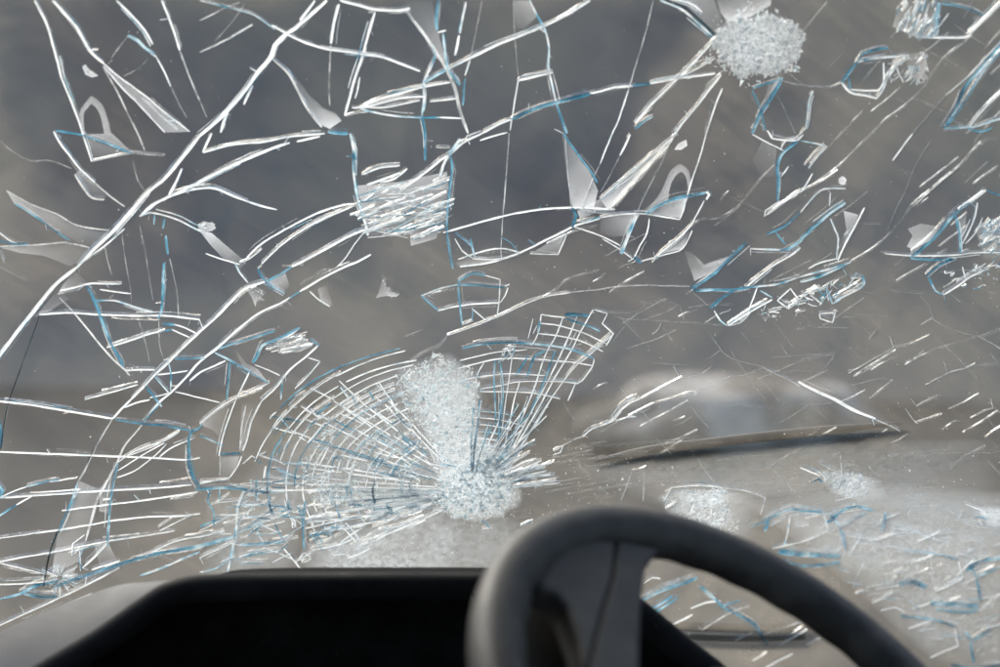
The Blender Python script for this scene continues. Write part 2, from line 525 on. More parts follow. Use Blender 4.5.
# ------------------------------------------------------------------ cracks traced on the glass
# kind, width in photo pixels, points
TR = '''
W 3 35,0 42,13 48,26 53,44 58,62 62,78 70,97 78,118 83,133 92,161
P 2 92,161 110,157 132,153 147,154 165,155
W 3.6 53,0 66,14 78,29 90,50 104,63
W 2.4 104,63 120,77 145,95 165,112 190,131
W 2 104,66 122,87 140,105 165,132
P 2.4 103,66 117,90 128,113 138,133 145,150
W 2.8 117,0 132,15 145,30 153,44
B 4 128,35 138,40 145,47 155,54
W 2.6 148,50 157,57
W 2.4 157,57 165,72 171,86
T 1.6 171,86 180,105 187,117
W 2.8 162,0 172,25 180,50
P 2.4 180,50 190,77 200,100
T 1.4 200,100 207,117
T 1.4 128,36 120,46 112,57
T 1.4 124,76 140,67 148,58
W 5.2 327,0 310,15 295,28 288,32
W 6 288,32 275,45 272,55 258,72 245,90 230,107 215,122 200,135
W 5 200,135 180,160 165,178 150,190 130,212 112,232 96,247 78,266
P 4 150,192 132,214 114,235
W 5 78,266 60,280 50,290 38,305 20,328 0,354 -12,370
W 2.6 125,228 104,246 80,263
W 3 315,0 308,10 300,20
M 2.2 200,0 220,5 240,10 255,15 275,29
W 3.6 272,25 285,32 298,39 320,47 345,51 365,54 380,56 400,63 420,71
W 4 340,0 355,4 375,9 400,10 410,8
W 4 339,4 334,22 331,43
T 2 331,43 330,60 329,90 330,105
W 3.6 375,12 368,35 362,57 355,77 349,100 345,115
W 2.2 360,77 357,92 355,98
W 3.4 253,85 248,95 244,104
W 3 228,112 224,121 221,132
P 2.6 200,52 225,40 253,24
P 2 200,20 225,8 240,2
T 1.6 245,3 232,22 214,42
P 3 272,58 280,65 290,75 300,95 310,112 322,127
B 5 328,131 338,132 348,133
W 3.2 352,107 360,107 378,99 400,93 425,86 450,82
W 3 360,108 380,103 400,98 425,96
W 2.2 360,107 385,107 400,104 420,100
M 3 360,108 375,112 400,116 420,117 440,117
W 3 440,117 462,118
W 3 430,101 457,98
P 2.4 345,116 355,113 368,111
B 4 424,82 436,75 447,69
W 4 447,69 475,55 500,43 520,35 545,25 565,15 590,0
P 4.5 404,8 412,18 425,35 430,42 440,58 447,70 455,88 460,110 468,133
M 3.4 432,45 435,55 430,68 424,82 424,100 422,115
B 3 422,115 425,133 425,160
B 3.4 438,0 436,20 437,30
W 3 438,32 446,30
B 2.8 443,33 445,52 448,68 455,78 460,85
W 3 466,2 462,20 460,33
B 2 461,18 459,33
W 3.6 459,35 455,55
T 1.6 482,0 474,40 470,58
W 2.6 470,60 465,75
B 2.2 465,78 464,85 463,105
T 1.6 513,0 515,40 518,75
W 3.4 518,80 553,72
W 4 518,79 518,82
W 2 518,80 514,105 510,130
P 1.7 509,133 508,150 505,190 503,215 501,250 502,258
M 3.2 530,0 537,15 545,30 549,48 548,65 552,85 556,102
B 3.2 556,102 562,120 567,133
B 2.6 563,133 575,150 590,170 597,182
W 3.6 482,133 500,123 511,119
B 4 511,119 535,108 556,102 580,96 590,93
W 3.4 590,93 600,91 615,87 635,85
W 3.4 650,83 675,78 700,75 715,73
B 3.2 632,85 650,83
W 3.8 482,133 463,142 452,152 440,160 425,172 410,183 400,190
W 2.6 480,140 495,135 507,132
P 2.2 436,147 450,147
P 2.2 653,0 646,30 637,60 628,90
W 2.2 628,90 618,120 612,133 600,163
P 2 600,163 590,185 582,207
W 3.4 716,37 700,55 685,70 667,88 650,105 635,123
B 3.2 635,128 645,120 653,116
W 3 630,134 625,145 620,155
T 1.8 620,155 606,182 600,192
W 2.2 680,77 697,68 715,58
P 1.8 683,68 705,60 715,57
W 3.4 721,74 710,88 697,105 682,123 675,133
W 2.4 677,133 660,148 640,165 618,183 600,198
W 2.4 675,133 668,145 650,163 630,185 608,210
W 2.6 722,88 715,105 710,120 706,133
W 2.2 706,133 700,155 690,185 683,210 679,219
P 1.8 670,142 660,165 648,188 640,205 637,213
D 4.5 665,0 685,7 700,20 715,35
W 2.4 668,-2 690,3 702,12
M 3 660,0 680,8 697,22 712,36
B 3 752,88 770,82 783,78
B 2 752,90 760,108 765,130
B 4.4 781,80 770,98 760,113 752,133
T 1.6 777,95 787,115 795,133
P 1.6 780,80 800,85 812,86 830,87 842,82
T 1.6 783,68 800,82 812,86
W 3 915,37 935,37 963,37 970,33 985,18 1003,0
B 4.6 938,2 936,20 934,35
B 2.2 940,3 960,6 973,10 982,15
P 1.4 973,0 968,9 963,18
W 1.6 948,13 943,20 937,28
B 3.4 855,64 848,72 841,82
B 2.6 855,65 862,53 880,48 888,48
W 2.6 857,62 870,58 882,57
M 3.2 862,60 880,57 895,56 909,55
W 3 841,82 850,92 865,95 876,98 882,90 887,78 897,65 909,57
W 2.4 850,89 865,90 877,90 883,82 883,62
B 2.2 848,75 850,89
T 1.6 883,95 895,98 905,102
W 2 895,62 898,72 903,82
W 2 884,78 892,70 900,62
M 2.6 813,91 809,100 807,115 805,128 800,133
T 2 965,40 940,62 922,88 905,105 885,120 873,132 857,148 840,165 820,180 805,190 790,200
T 1.6 905,98 920,100 935,106
W 1.8 1003,38 985,57 965,78 945,95
P 1.7 945,95 930,112 912,133
W 2.4 912,133 903,145 892,160
B 4.6 1003,40 980,68 965,85 955,108 943,128
B 2.4 1003,48 982,72 968,95 955,115 945,127
W 2.4 1003,90 985,107 968,127
M 3.2 943,128 960,127 975,126 990,121 1003,117
T 1.4 950,119 962,124
B 3 968,128 980,131 992,127
W 2.8 54,131 60,142 70,155 80,168 95,182
P 2.4 95,182 110,195 125,206
B 3.2 56,130 80,134 100,140 120,148 133,153
P 3.4 75,174 83,186 92,197 105,199
T 1.8 133,160 138,180 145,190
W 3.4 182,168 178,178 169,195
W 4.2 290,142 275,147 250,157 225,168 200,181 185,188 165,198 152,205 140,216
W 3.4 320,136 310,138 297,141
W 3.4 325,133 290,136 265,141 240,143 220,147 204,152
W 3.2 203,152 207,143 212,133
W 3.4 169,197 185,191 200,188 215,188 235,196 260,205 277,209
M 3.2 140,216 150,212 165,215 180,220 195,228 205,232
B 2.2 155,214 154,224
B 3 165,218 163,228
B 3.2 166,235 168,254
B 3.2 164,262 163,290 161,312 158,318
T 1.6 122,232 126,262 131,290 131,305
T 1.5 140,225 147,262 153,300
T 1.5 105,245 108,260 112,275
T 1.5 170,258 177,290 179,315
T 1.6 0,140 12,150 30,160 50,160 72,168
B 2.6 15,203 35,215 55,230 70,240
P 2.4 7,190 30,203 58,214 78,225 110,230
P 2.6 0,246 40,244 65,242 90,247
W 2.2 0,232 12,241 25,244
B 3 0,240 15,243 28,243
P 2 0,250 5,262
T 2 0,266 15,274 28,280
W 3 247,257 262,243 285,229 310,216 330,208 350,203 357,203
W 3 262,263 275,250 287,240 305,228 325,217 345,209 355,205
W 4 365,229 350,235 330,246 310,257 292,266
B 3.4 292,266 280,274 268,280
W 4.2 268,280 255,284 245,288 232,300 215,318 200,331 185,345 170,360 155,374 143,387 132,398
W 1.8 365,231 355,243 345,258 337,266
W 3.8 371,254 358,261 345,266 320,279 300,291
B 3 300,291 290,297
W 3.8 290,297 280,303 260,312 240,327 220,345 200,361 185,378 170,393 160,401 150,413
W 2.2 206,253 220,258 240,264
W 2.4 240,262 250,258 262,248
M 4 350,133 354,150 354,175 358,200 365,222 368,235
B 3 354,150 354,172
W 3 362,174 380,167 400,165
W 3 367,184 385,178 400,172
W 3 380,182 395,178 407,168
B 2.8 448,150 452,165 450,185 447,215 447,232 450,255 453,268
M 4 460,138 452,150 445,160 440,175
W 3.2 443,232 465,226 490,219 520,212 550,208 575,207 600,208 615,209
W 2.4 600,217 620,214 640,213 655,215 680,219
W 3.2 460,266 490,262 520,252 545,240 565,230 575,225 600,218
W 2.6 458,259 475,253 490,249 505,248 520,252
B 1.8 502,237 512,243 518,252
W 2.6 473,258 490,259 505,258
M 2.2 455,238 462,250 473,258
B 2.2 470,238 473,250 475,257
B 2 455,232 465,240 472,246
B 4 572,207 576,215 572,227
W 2.2 573,226 600,235 620,245
W 2 567,232 562,245 558,254 530,253
P 1.8 565,135 568,175 571,205
M 2.4 577,220 585,221 600,216
M 6 637,213 630,230 622,250 621,253
W 2.4 649,218 647,232 640,245 633,258 628,261
B 4.4 646,213 660,204 675,198 690,195 706,192
W 5 706,191 709,194 706,199
W 2.4 704,200 695,217 688,228 675,240 660,253 652,262
W 2.2 692,230 682,248 665,254 650,258 640,261
B 4.5 633,256 638,260 641,262
W 1.8 602,238 620,249 632,258
T 1.8 690,228 700,220 720,217 735,209 748,195 760,180 775,165
B 4.4 691,288 715,272 720,266 735,252 746,242
W 2 696,283 712,272
M 3 750,248 775,249 790,249
B 4.6 780,250 790,247 803,238
W 3 800,247 790,255 770,267 745,287
B 2.4 775,231 785,244
B 3 766,234 785,225 800,211
B 4.2 798,140 783,152 777,165 778,180 777,200
W 2.2 780,200 765,210 764,216 782,203 800,190
W 2.2 788,166 781,176
W 2.2 752,134 767,142 783,150
W 2 781,148 785,141 798,137
W 3 767,130 772,138 785,140 797,140 803,134
M 2.4 800,140 815,143 827,146 818,155 808,168
W 2.4 812,173 805,185 800,192
P 2 800,191 820,182 838,170
M 2.6 800,212 810,200 820,190 828,188 845,188
B 5 800,238 820,220 835,208 845,202
W 2.8 864,207 855,225 845,243 837,260
M 2.2 830,218 835,230 838,238 836,258
W 1.8 830,192 829,205
W 2.6 808,268 820,262 837,258
T 1.7 1000,138 985,140 975,148 960,165 945,177 930,190 912,205 900,222 885,238 870,250 850,262
D 1.3 960,167 945,179 930,192 914,207
T 1.6 930,140 915,165 905,190 895,210 885,235
B 4.4 970,203 955,212 940,230 925,245 910,257
W 2.4 986,190 970,202 958,210
B 3 955,215 959,235 960,252
W 2.4 977,202 973,220 962,243
W 1.6 982,217 975,232 965,243
W 2.4 884,253 910,255 940,255 960,254 975,252 1003,252
B 3.2 910,258 935,259 955,258 940,264 926,275
B 2.2 986,190 1003,196
D 1.8 40,315 33,335 22,365 10,399 5,420 1,450
W 3.6 40,314 70,312 100,314 130,315 165,315 185,317 200,319
W 3.2 60,290 75,287 90,283 105,283 122,283
W 2.6 100,289 115,291 131,293
M 3.2 95,300 115,300 125,303 140,308 153,311
P 2.4 130,305 143,313 155,320
B 4.2 87,285 95,300 102,320 110,340 118,355 124,366
P 3.4 60,297 75,313 90,331 103,347 115,360 125,369 130,375
W 3.2 107,347 130,340 150,333 165,330
B 3 160,331 172,329
B 4 163,323 175,324
W 2.6 175,324 185,327 197,333
W 2.2 172,329 190,337
B 3 175,358 190,358 205,357
B 3 218,348 240,341 260,335 275,330
W 3.2 125,370 140,369 155,369
W 2.6 158,374 175,372 188,370
M 2.6 168,360 171,372 171,390
W 2.6 85,399 110,392 138,384
B 3.2 145,385 155,397 162,406
W 2.2 175,391 200,397 220,402
W 2 170,392 160,395 150,397
T 1.6 138,317 145,340 150,362
T 1.6 159,320 160,345 164,358
M 2.4 155,376 162,384 170,393
W 3.4 132,398 122,408 113,418
P 2.6 113,418 97,445 85,470 78,482
B 2.6 78,482 70,505 58,532
D 2 94,448 88,462
P 3.2 150,413 140,427 125,445 118,460 105,485 97,500 90,525 86,540
B 2.6 160,403 150,414 142,424
B 3.2 258,268 265,280 285,293
M 2.6 235,262 240,272 248,282
W 3.2 310,291 320,300 330,306
T 1.6 300,285 320,272 330,270
B 3.8 300,327 278,338 262,345 257,355 253,362
W 3 300,327 292,333 280,340
W 3.2 318,345 305,357 290,369 278,385 270,393 262,400
B 2.2 310,339 319,345
W 2.2 308,357 320,361 308,375 295,388
B 3.2 215,352 235,362 250,371 268,382
W 2.2 255,364 270,370 280,375
W 3 226,360 215,365 200,372 190,380
B 2.4 230,362 228,385 227,399
W 2.6 250,370 243,385 236,399
W 2.6 270,382 250,391 232,399 215,410 200,423
M 3 283,376 281,399
W 2.4 236,399 228,420 222,440 219,455
W 2.6 262,400 252,420 247,440 243,450
P 2.6 246,405 242,425 240,448
B 2.6 200,435 212,440 223,445
B 3.2 220,453 232,453 242,452
W 2.4 242,455 238,465 230,477
P 2 220,445 220,475
W 2.4 200,483 215,480 230,477
W 2.2 243,463 252,455 255,457
B 2.4 254,457 262,463
M 2.6 421,295 440,288 458,284
B 2.8 458,284 480,285 505,287
B 2.2 421,295 430,303 438,310
W 3.2 438,310 460,305 480,303 500,302
W 2.2 508,287 505,295 500,302
B 3.2 458,285 459,280 472,273 485,275
W 2 485,275 500,279 499,300 497,317 485,319 472,308
B 2.6 458,285 460,305 462,324
W 2.2 462,324 473,320
B 2 473,308 472,320
W 2 447,335 475,325 500,315 525,303 545,296
W 2.4 543,297 550,295 570,292
P 2 570,292 600,289 620,286 650,285 690,286
T 2 543,297 555,290 565,281 585,274 600,270
T 2.2 447,335 440,345 425,352 410,360
T 1.6 405,336 422,329
B 3 462,348 480,344 505,342 530,343 550,345 565,347 580,352 594,358
W 2 460,360 480,355 500,351 527,349
W 2.6 457,368 480,362 500,358 530,358 555,360 575,362 592,365
W 2.4 460,380 480,376 510,373 545,375
W 2.4 480,388 500,385 520,381 560,381 578,383
W 2.4 480,391 500,391 530,392 560,398
W 2.4 541,314 565,317
B 4.6 565,314 578,314 589,315
W 2.2 594,309 607,313 602,323 613,333 606,345
W 2 541,314 538,333 531,345
B 3 540,320 538,333
W 2.4 563,317 555,337 545,355 535,385 525,410 508,450
W 2.4 577,316 570,333 560,355 548,380 532,410 508,455
W 2.4 593,309 580,332 570,352 553,380 537,410 510,455
W 2.4 612,334 600,345 585,358 575,366 560,385 540,415 514,458
W 2.2 594,358 592,366 582,380 575,383 568,400
W 2.2 539,323 554,324 570,328 585,333 606,343
W 2.4 538,333 557,335 572,338 585,342 603,351
B 2.4 566,318 578,322 590,326 600,331
B 2.6 555,350 545,378 538,395 530,410
B 3.6 545,350 535,355 532,362
B 3 528,355 520,368 516,374
B 3 533,358 530,368 527,376
B 2.2 495,360 494,380 495,399 496,425
W 1.8 512,357 508,385 505,405 502,430
W 1.6 533,318 528,338
W 1.6 537,325 533,333
W 2 520,380 514,400 508,430 503,450
B 2 500,362 503,390 500,420 498,440
W 2.2 551,399 535,425 520,445 512,455
W 2 484,362 478,372 475,384
B 4.4 693,290 715,289 735,289 750,286
B 4.6 735,289 722,297 710,307
W 2.2 757,287 752,300 748,310
W 3.4 772,299 750,311 728,325
T 2 693,292 708,305
M 3 714,310 720,320 727,325
W 2 728,325 740,322 750,312
M 3.4 740,287 775,284 800,276 830,268 850,262
W 2.6 777,300 790,288 799,300 788,308 777,300
B 2 760,290 772,297
M 5 800,281 820,275 845,264
W 2.4 800,297 813,290 820,286
M 3 817,288 825,297 819,305
M 4.2 835,300 845,295 860,287 864,283 862,275
M 3 825,285 832,303 840,299
W 2.4 819,313 835,312 832,322 820,318 819,313
W 2 832,314 837,310
M 3 928,276 935,290 943,294
W 3.4 943,294 958,285 970,276 988,268
W 2 965,278 962,266
T 1.6 890,291 910,292 945,294
T 1.6 640,398 660,388 680,378 700,374 712,366
W 1.6 680,378 673,365
T 1.8 710,358 720,349 732,358 765,367
W 1.8 763,367 775,373 790,380 800,386
T 1.8 680,398 710,385 730,376 745,375 763,367
W 1.8 640,399 655,391 668,384 682,377
T 1.4 708,330 714,340 720,348
T 1.6 614,316 620,318 650,320 690,322 725,325
T 1.4 620,316 632,330 650,348
T 1.4 610,345 625,325 650,300
T 1.4 740,330 748,340 755,350
T 1.4 730,350 740,365 750,380 765,398
W 1.4 661,322 657,330 652,334
T 1.4 655,298 680,305 684,320
T 1.6 920,325 932,318 945,326 965,333 978,336 1003,350
T 1.4 920,295 928,305 933,318
W 2.2 848,373 870,360 893,347
P 1.8 893,347 910,344 930,335
W 1.6 893,347 889,335
T 1.6 905,365 930,352 950,345 977,337
P 1.6 978,336 990,342 1003,350
W 1.6 947,373 943,360
P 1.8 925,385 947,373 965,368 975,363
T 2 800,383 820,372 835,353 800,360
T 1.8 850,385 880,378 893,380 870,399
W 1.8 868,338 876,330
W 1.8 848,370 858,368
W 5.5 798,381 815,390 835,399 855,410 875,418
P 4 870,417 890,425 900,431
W 4 -5,400 30,404 60,409 90,414 113,418
B 3.2 115,419 142,423 165,425 180,428 195,430
W 3 125,407 137,402 150,399
W 3.6 -5,451 50,453 100,455 150,457 185,459 200,457
W 2.2 117,462 140,448 165,440 180,431
W 2.2 118,470 145,453 165,442
W 2.2 117,477 135,470 155,455 167,443
W 2.2 128,455 155,445 180,430
W 2.6 160,456 170,448 185,441 195,437
B 4.4 193,430 189,437 189,450 190,465 194,477 200,487
B 3 190,432 198,428 203,424
W 2.4 0,497 15,490 27,486
B 2.6 27,486 50,480 60,479
W 2.6 50,481 77,477
W 3.6 -5,497 30,495 75,492 120,489 160,487 192,484
B 3 0,515 10,508 17,504
W 2.6 17,504 33,495
W 3.2 62,510 100,505 140,500 175,495 198,491
W 3.2 30,533 60,529 90,524 120,519 150,516 180,515 200,513
M 2.6 160,530 180,520 195,513
B 2.4 118,462 113,485 110,505 109,520 108,540
B 3 0,420 2,437 1,448
B 5 -2,483 3,490 0,496
W 2.2 -5,538 25,534 40,531
W 3.2 -5,562 25,556 50,552 80,546 110,540 150,534 175,530
W 2.4 0,562 20,567 45,573
D 2.8 58,530 50,553 46,572 44,585
W 2.6 -5,584 20,583 45,581
B 4 -5,599 20,593 35,585 60,580
B 4 22,592 40,596 58,596
B 5.4 55,586 75,578 100,570 130,560 160,552 200,545 225,538 235,535
W 3.2 -5,627 25,613 60,597 85,585 110,572 120,567
W 3 92,569 110,563 120,560
W 3 145,556 165,545 185,538 200,536 225,530
M 4 140,575 165,566 185,557 200,551
W 2.2 60,607 75,600 92,593
W 2.6 83,567 95,556 110,540
W 2 85,534 73,543 72,555 80,548
W 2 80,548 81,570
B 2 85,545 80,557 82,570
T 2 150,556 165,556 175,561
W 2.6 200,557 215,550 233,542
M 3 200,572 215,568 228,560
B 2.4 110,520 108,535 108,545
B 4.4 195,489 220,487 238,488 270,492
W 2.4 200,481 212,480 230,479
W 2 217,502 240,499
B 3 200,526 212,521 220,518
W 2.4 200,530 210,525 220,520
M 3.4 235,534 255,524 275,517 290,513
B 4.2 240,544 260,543 285,540
M 3 243,556 265,552 280,550
B 2.6 211,490 208,500 214,512 214,525
B 2.4 220,488 219,500
M 4.4 245,488 238,505 237,520 235,535 230,560 228,572
W 2.2 260,524 270,528 278,532
B 3 240,505 262,504 290,507
M 3.2 238,518 262,515 292,508
W 3 302,570 290,555 284,548
B 3 305,500 303,525 304,548
M 3 298,560 304,552 310,556
W 3 305,528 340,520 370,515 400,512
W 2.8 310,533 340,528 370,522 400,517
W 2.6 312,549 330,546 350,540
W 3.2 377,538 400,528 430,515 450,506
W 3 333,554 345,553
W 3 347,557 360,553 370,547
W 2.6 308,522 345,517 350,517
W 2.6 335,526 336,518
B 2.6 480,519 486,522 490,528
W 3 482,528 492,527
M 2.2 520,525 530,521 533,520
W 3 553,450 563,446 560,452 553,454
W 2.8 582,436 592,428 600,425
P 2.2 556,448 570,441 585,435
W 3.6 600,425 612,420 620,410 630,402 640,398
M 4.5 606,423 616,416 622,408
W 3 616,420 628,416 636,416
P 2.2 628,416 650,405 672,398 690,392
T 2 600,432 620,420 650,408
P 2 620,503 632,470 640,468 646,466
T 2 644,470 643,500
W 2.4 664,500 671,487 690,485 705,485 722,487
P 2.2 722,487 745,490 765,497 760,515
W 1.6 820,462 840,453 841,466 843,484
W 1.8 820,463 835,470 850,468
W 1.8 905,408 915,422 918,423
P 1.6 970,418 985,410 993,408
W 1.8 993,408 990,398
P 1.5 985,438 995,430 1003,425
P 1.6 915,423 930,418 942,414
T 1.8 920,455 950,452 985,452 1003,450
B 4.5 765,530 768,518 780,512
B 4.5 780,512 790,508 805,510 822,511
W 2.4 823,512 828,529
W 3.4 800,542 815,536 828,530
B 7 828,522 840,511 856,505 872,510
B 3.4 830,514 840,526 852,520 866,512
B 3.4 840,527 843,537 845,548
B 7 778,550 800,553 840,555
B 4 780,561 805,565 840,561
B 2.6 885,512 884,520 882,530
W 2.8 880,520 890,516 900,512
W 2.4 868,540 880,538 895,533
W 3.6 917,541 928,536 940,530
W 4 800,467 810,471 820,475
B 5 812,481 818,478 822,481
W 3 835,500 848,497 862,494
M 3 770,525 778,521 786,517
B 3 750,527 760,522 768,520
M 3 790,515 788,530 784,545
W 2.4 772,548 785,545 800,542
B 3.4 905,550 930,552 958,558
W 2.2 958,560 962,577
W 3.6 935,590 948,585 962,578
B 6 966,570 978,560 1003,556
B 3.4 968,562 976,576 1000,566
B 3.4 976,578 980,600
B 7 930,602 950,603 978,605
B 4.4 935,608 960,611 978,609
W 3.2 912,608 925,604 935,600
B 7 898,583 912,580 926,586
W 3 876,588 890,586 902,584
W 3 872,602 884,597 892,592
W 4 965,503 975,507 985,511
B 4.5 974,517 980,515 986,518
W 3 915,560 925,557 935,553
B 4 900,615 930,618 955,625
W 2.2 954,628 958,645
W 3.6 930,657 945,650 958,645
B 4 964,630 972,640 990,628
B 3.4 970,642 973,662
W 3 908,628 920,624 930,620
W 2.8 985,628 1003,622
B 4 950,664 975,667 1003,664
W 2.6 880,610 895,607 905,612
B 5.5 640,600 660,590 680,583 697,577
B 5 653,612 665,605 678,596
W 3.4 643,583 652,577 660,578
W 4.4 672,624 682,619 692,614
W 4 690,608 705,602 720,600
B 3.4 700,585 722,605 740,600
P 3.6 700,630 730,612 750,605
B 3.4 720,605 740,615 755,625 768,645
W 4.6 775,646 792,637 807,628
W 4.6 804,646 812,641 821,636
W 4 752,660 760,656 767,651
W 4 765,667 778,660 792,653
P 4 762,634 780,628 802,621
B 4 640,612 655,606 672,595
W 3 735,640 745,635 752,632
'''
KEEP = []
for ln in TR.strip().split('\n'):
    q = ln.split()
    P = [tuple(float(c) for c in s.split(',')) for s in q[2:]]
    k, wd = q[0], float(q[1])
    mx = sum(p[0] for p in P) / len(P); my = sum(p[1] for p in P) / len(P)
    if k in 'TP' and mx > 560 and my < 480: wd *= .68
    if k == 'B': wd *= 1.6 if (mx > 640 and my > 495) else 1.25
    if k == 'W' and wd <= 2.4 and mx > 600 and 325 < my < 470: k = 'P'; wd *= .8
    KEEP.append((k, wd, P))

def smooth_line(P, step=5.0):
    out = []
    n = len(P)
    for i in range(n - 1):
        p0 = P[max(0, i - 1)]; p1 = P[i]; p2 = P[i + 1]; p3 = P[min(n - 1, i + 2)]
        # sharp corners stay sharp
        def ang(a, b, c):
            ux, uy = b[0] - a[0], b[1] - a[1]; vx, vy = c[0] - b[0], c[1] - b[1]
            d = math.hypot(ux, uy) * math.hypot(vx, vy)
            return 1 if d < 1e-6 else (ux * vx + uy * vy) / d
        if i > 0 and ang(p0, p1, p2) < 0.72: p0 = p1
        if i < n - 2 and ang(p1, p2, p3) < 0.72: p3 = p2
        L = math.hypot(p2[0] - p1[0], p2[1] - p1[1])
        k = max(1, int(round(L / step)))
        for j in range(k):
            t = j / k
            r = []
            for c in (0, 1):
                m1 = (p2[c] - p0[c]) / 2; m2 = (p3[c] - p1[c]) / 2
                t2, t3 = t * t, t * t * t
                r.append((2*t3 - 3*t2 + 1) * p1[c] + (t3 - 2*t2 + t) * m1 + (-2*t3 + 3*t2) * p2[c] + (t3 - t2) * m2)
            out.append(tuple(r))
    out.append(P[-1])
    return out

def crack_geo(width, P, seed=0.0, off=-0.0012, taper=True, jit=0.3, step=5.0):
    """a splinter-edged fracture seam on the glass: two leaning facets, uneven width"""
    L = smooth_line(P, step)
    n = len(L)
    V, F = [], []
    pts = []
    side = 1 if noise.noise(Vector((seed * 3.3 + .5, .7, .2))) > 0 else -1
    for i, (x, y) in enumerate(L):
        jx = jit * noise.noise(Vector((x * .11, y * .11, seed)))
        jy = jit * noise.noise(Vector((x * .11, y * .11, seed + 7.7)))
        u, v = uv_at(x + jx, y + jy)
        pts.append((u, v))
    for i in range(n):
        u, v = pts[i]
        p = surf(u, v, off)
        nn = norm_at(u, v)
        a = surf(*pts[max(0, i - 1)]); b = surf(*pts[min(n - 1, i + 1)])
        t = (b - a)
        if t.length < 1e-9: t = PU.copy()
        t.normalize()
        s = nn.cross(t).normalized()
        k = 0.95 + 0.30 * noise.noise(Vector((L[i][0] * .07, L[i][1] * .07, seed + 3)))
        if taper:
            e = min(i, n - 1 - i) / max(1.0, (n - 1) * 0.5)
            k *= 0.65 + 0.35 * min(1.0, e * 6)
        hw = width * PXM * 0.31 * k
        dp = max(0.0007, hw * 0.8)
        sl = 0.5 * noise.noise(Vector((seed, L[i][0] * .02, 1.0)))     # the seam leans one way or the other
        ws = side * hw * (0.9 + 0.8 * noise.noise(Vector((L[i][0] * .03, L[i][1] * .03, seed + 5))))
        V += [p + s * hw + nn * (dp * (sl - .4)), p - nn * dp + s * (hw * sl), p - s * hw - nn * (dp * (sl + .4)),
              p + s * (side * hw) + nn * 0.0006, p + s * (side * hw + ws) + nn * 0.0040]
    for i in range(n - 1):
        for k in (0, 1, 3):
            a = i * 5 + k; b = a + 1
            F.append((a, b, b + 5, a + 5))
    return V, F

def plen(P):
    return sum(math.hypot(P[i + 1][0] - P[i][0], P[i + 1][1] - P[i][1]) for i in range(len(P) - 1))

FINE = {}            # joined leftovers by material
def add_fine(kind, V, F):
    a = FINE.setdefault(kind, ([], []))
    n = len(a[0]); a[0].extend(V); a[1].extend(tuple(i + n for i in f) for f in F)

# ------------------------------------------------------------------ the spider web round the lower impact
WC = (472.0, 489.0)
def web(ang, r):                   # ang in degrees counter-clockwise from +x, r as a share of the outer ring
    a = rad(ang)
    e = 228 + 0 * r; q = 150
    return (WC[0] + e * r * cos(a), WC[1] - q * r * sin(a))
rng = random.Random(5)
AUTO = []
# outer rings on the upper left, clean and white
for r, a0, a1, wd in [(1.0, 108, 150, 2.6), (0.965, 108, 168, 2.6), (0.90, 106, 192, 2.6), (0.865, 108, 165, 2.4),
                      (0.82, 112, 196, 2.2), (0.775, 114, 180, 2.2), (0.74, 118, 198, 2.2), (0.70, 116, 172, 2.2),
                      (0.655, 120, 196, 2.2), (0.61, 118, 168, 2.0), (0.55, 122, 184, 2.2), (0.47, 126, 176, 2.0),
                      (0.38, 128, 172, 1.8), (0.30, 130, 165, 1.8)]:
    a = a0 + rng.uniform(-2, 2)
    while a < a1:
        b2 = min(a1 + 2, a + rng.uniform(18, 46))
        k = max(3, int((b2 - a) / 6))
        ph = rng.uniform(0, 6)
        pts = [web(a + (b2 - a) * i / k, r + 0.006 * sin(ph + i * .7)) for i in range(k + 1)]
        kind = 'W' if rng.random() < 0.78 else rng.choice('BM')
        AUTO.append((kind, wd * rng.uniform(.85, 1.15), pts))
        a = b2 + rng.uniform(-3, 3)
# radials on the left: each runs in a few straight, slightly offset lengths
for i in range(19):
    a = 120 + i * 4.4 + rng.uniform(-1.6, 1.6)
    r = rng.uniform(0.16, 0.3); end = rng.uniform(.62, 1.0) if a < 180 else rng.uniform(.6, .95)
    while r < end:
        r2 = min(end, r + rng.uniform(.12, .34)); da = rng.uniform(-1.2, 1.2)
        AUTO.append((rng.choice('WWWWWBM'), rng.uniform(1.9, 3.0), [web(a, r), web(a + da * .5, (r + r2) / 2), web(a + da, r2)]))
        a += da + rng.uniform(-1, 1); r = r2 + rng.uniform(-.01, .04)
# long flat rays to the left and below left
for i in range(20):
    a = 178 + i * 1.75 + rng.uniform(-.8, .8)
    r0 = rng.uniform(0.12, 0.2); r1 = rng.uniform(.35, .8) if a < 198 else rng.uniform(.3, .55)
    pts = [web(a, r0 + (r1 - r0) * j / 4) for j in range(5)]
    AUTO.append((rng.choice('WWWWM'), rng.uniform(1.8, 3.0), pts))
# stepped rays to the right: short bright bars
for i in range(40):
    a = rng.uniform(4, 62)
    r0 = rng.uniform(0.14, 0.24); r1 = r0 + rng.uniform(.06, .20)
    pts = [web(a, r0), web(a + 1, (r0 + r1) / 2), web(a + rng.uniform(-2, 2), r1)]
    AUTO.append((rng.choice('WWWWM'), rng.uniform(2.0, 3.4), pts))
for i in range(10):          # inner rings on the right-hand fan
    r = 0.12 + i * 0.045
    a0 = 66 + rng.uniform(-6, 6) - (6 if i < 5 else 0); a1 = 100 + rng.uniform(-8, 12)
    pts = [web(a0 + (a1 - a0) * j / 5, r) for j in range(6)]
    AUTO.append(('W' if i % 3 else 'M', 2.2, pts))
for i in range(16):          # dense rays straight up from the core
    a = rng.uniform(52, 92)
    AUTO.append((rng.choice('WWBM'), rng.uniform(1.8, 2.8), [web(a, .12), web(a - 1, .3), web(a - 2.5 + rng.uniform(-1, 1), rng.uniform(.4, .62))]))
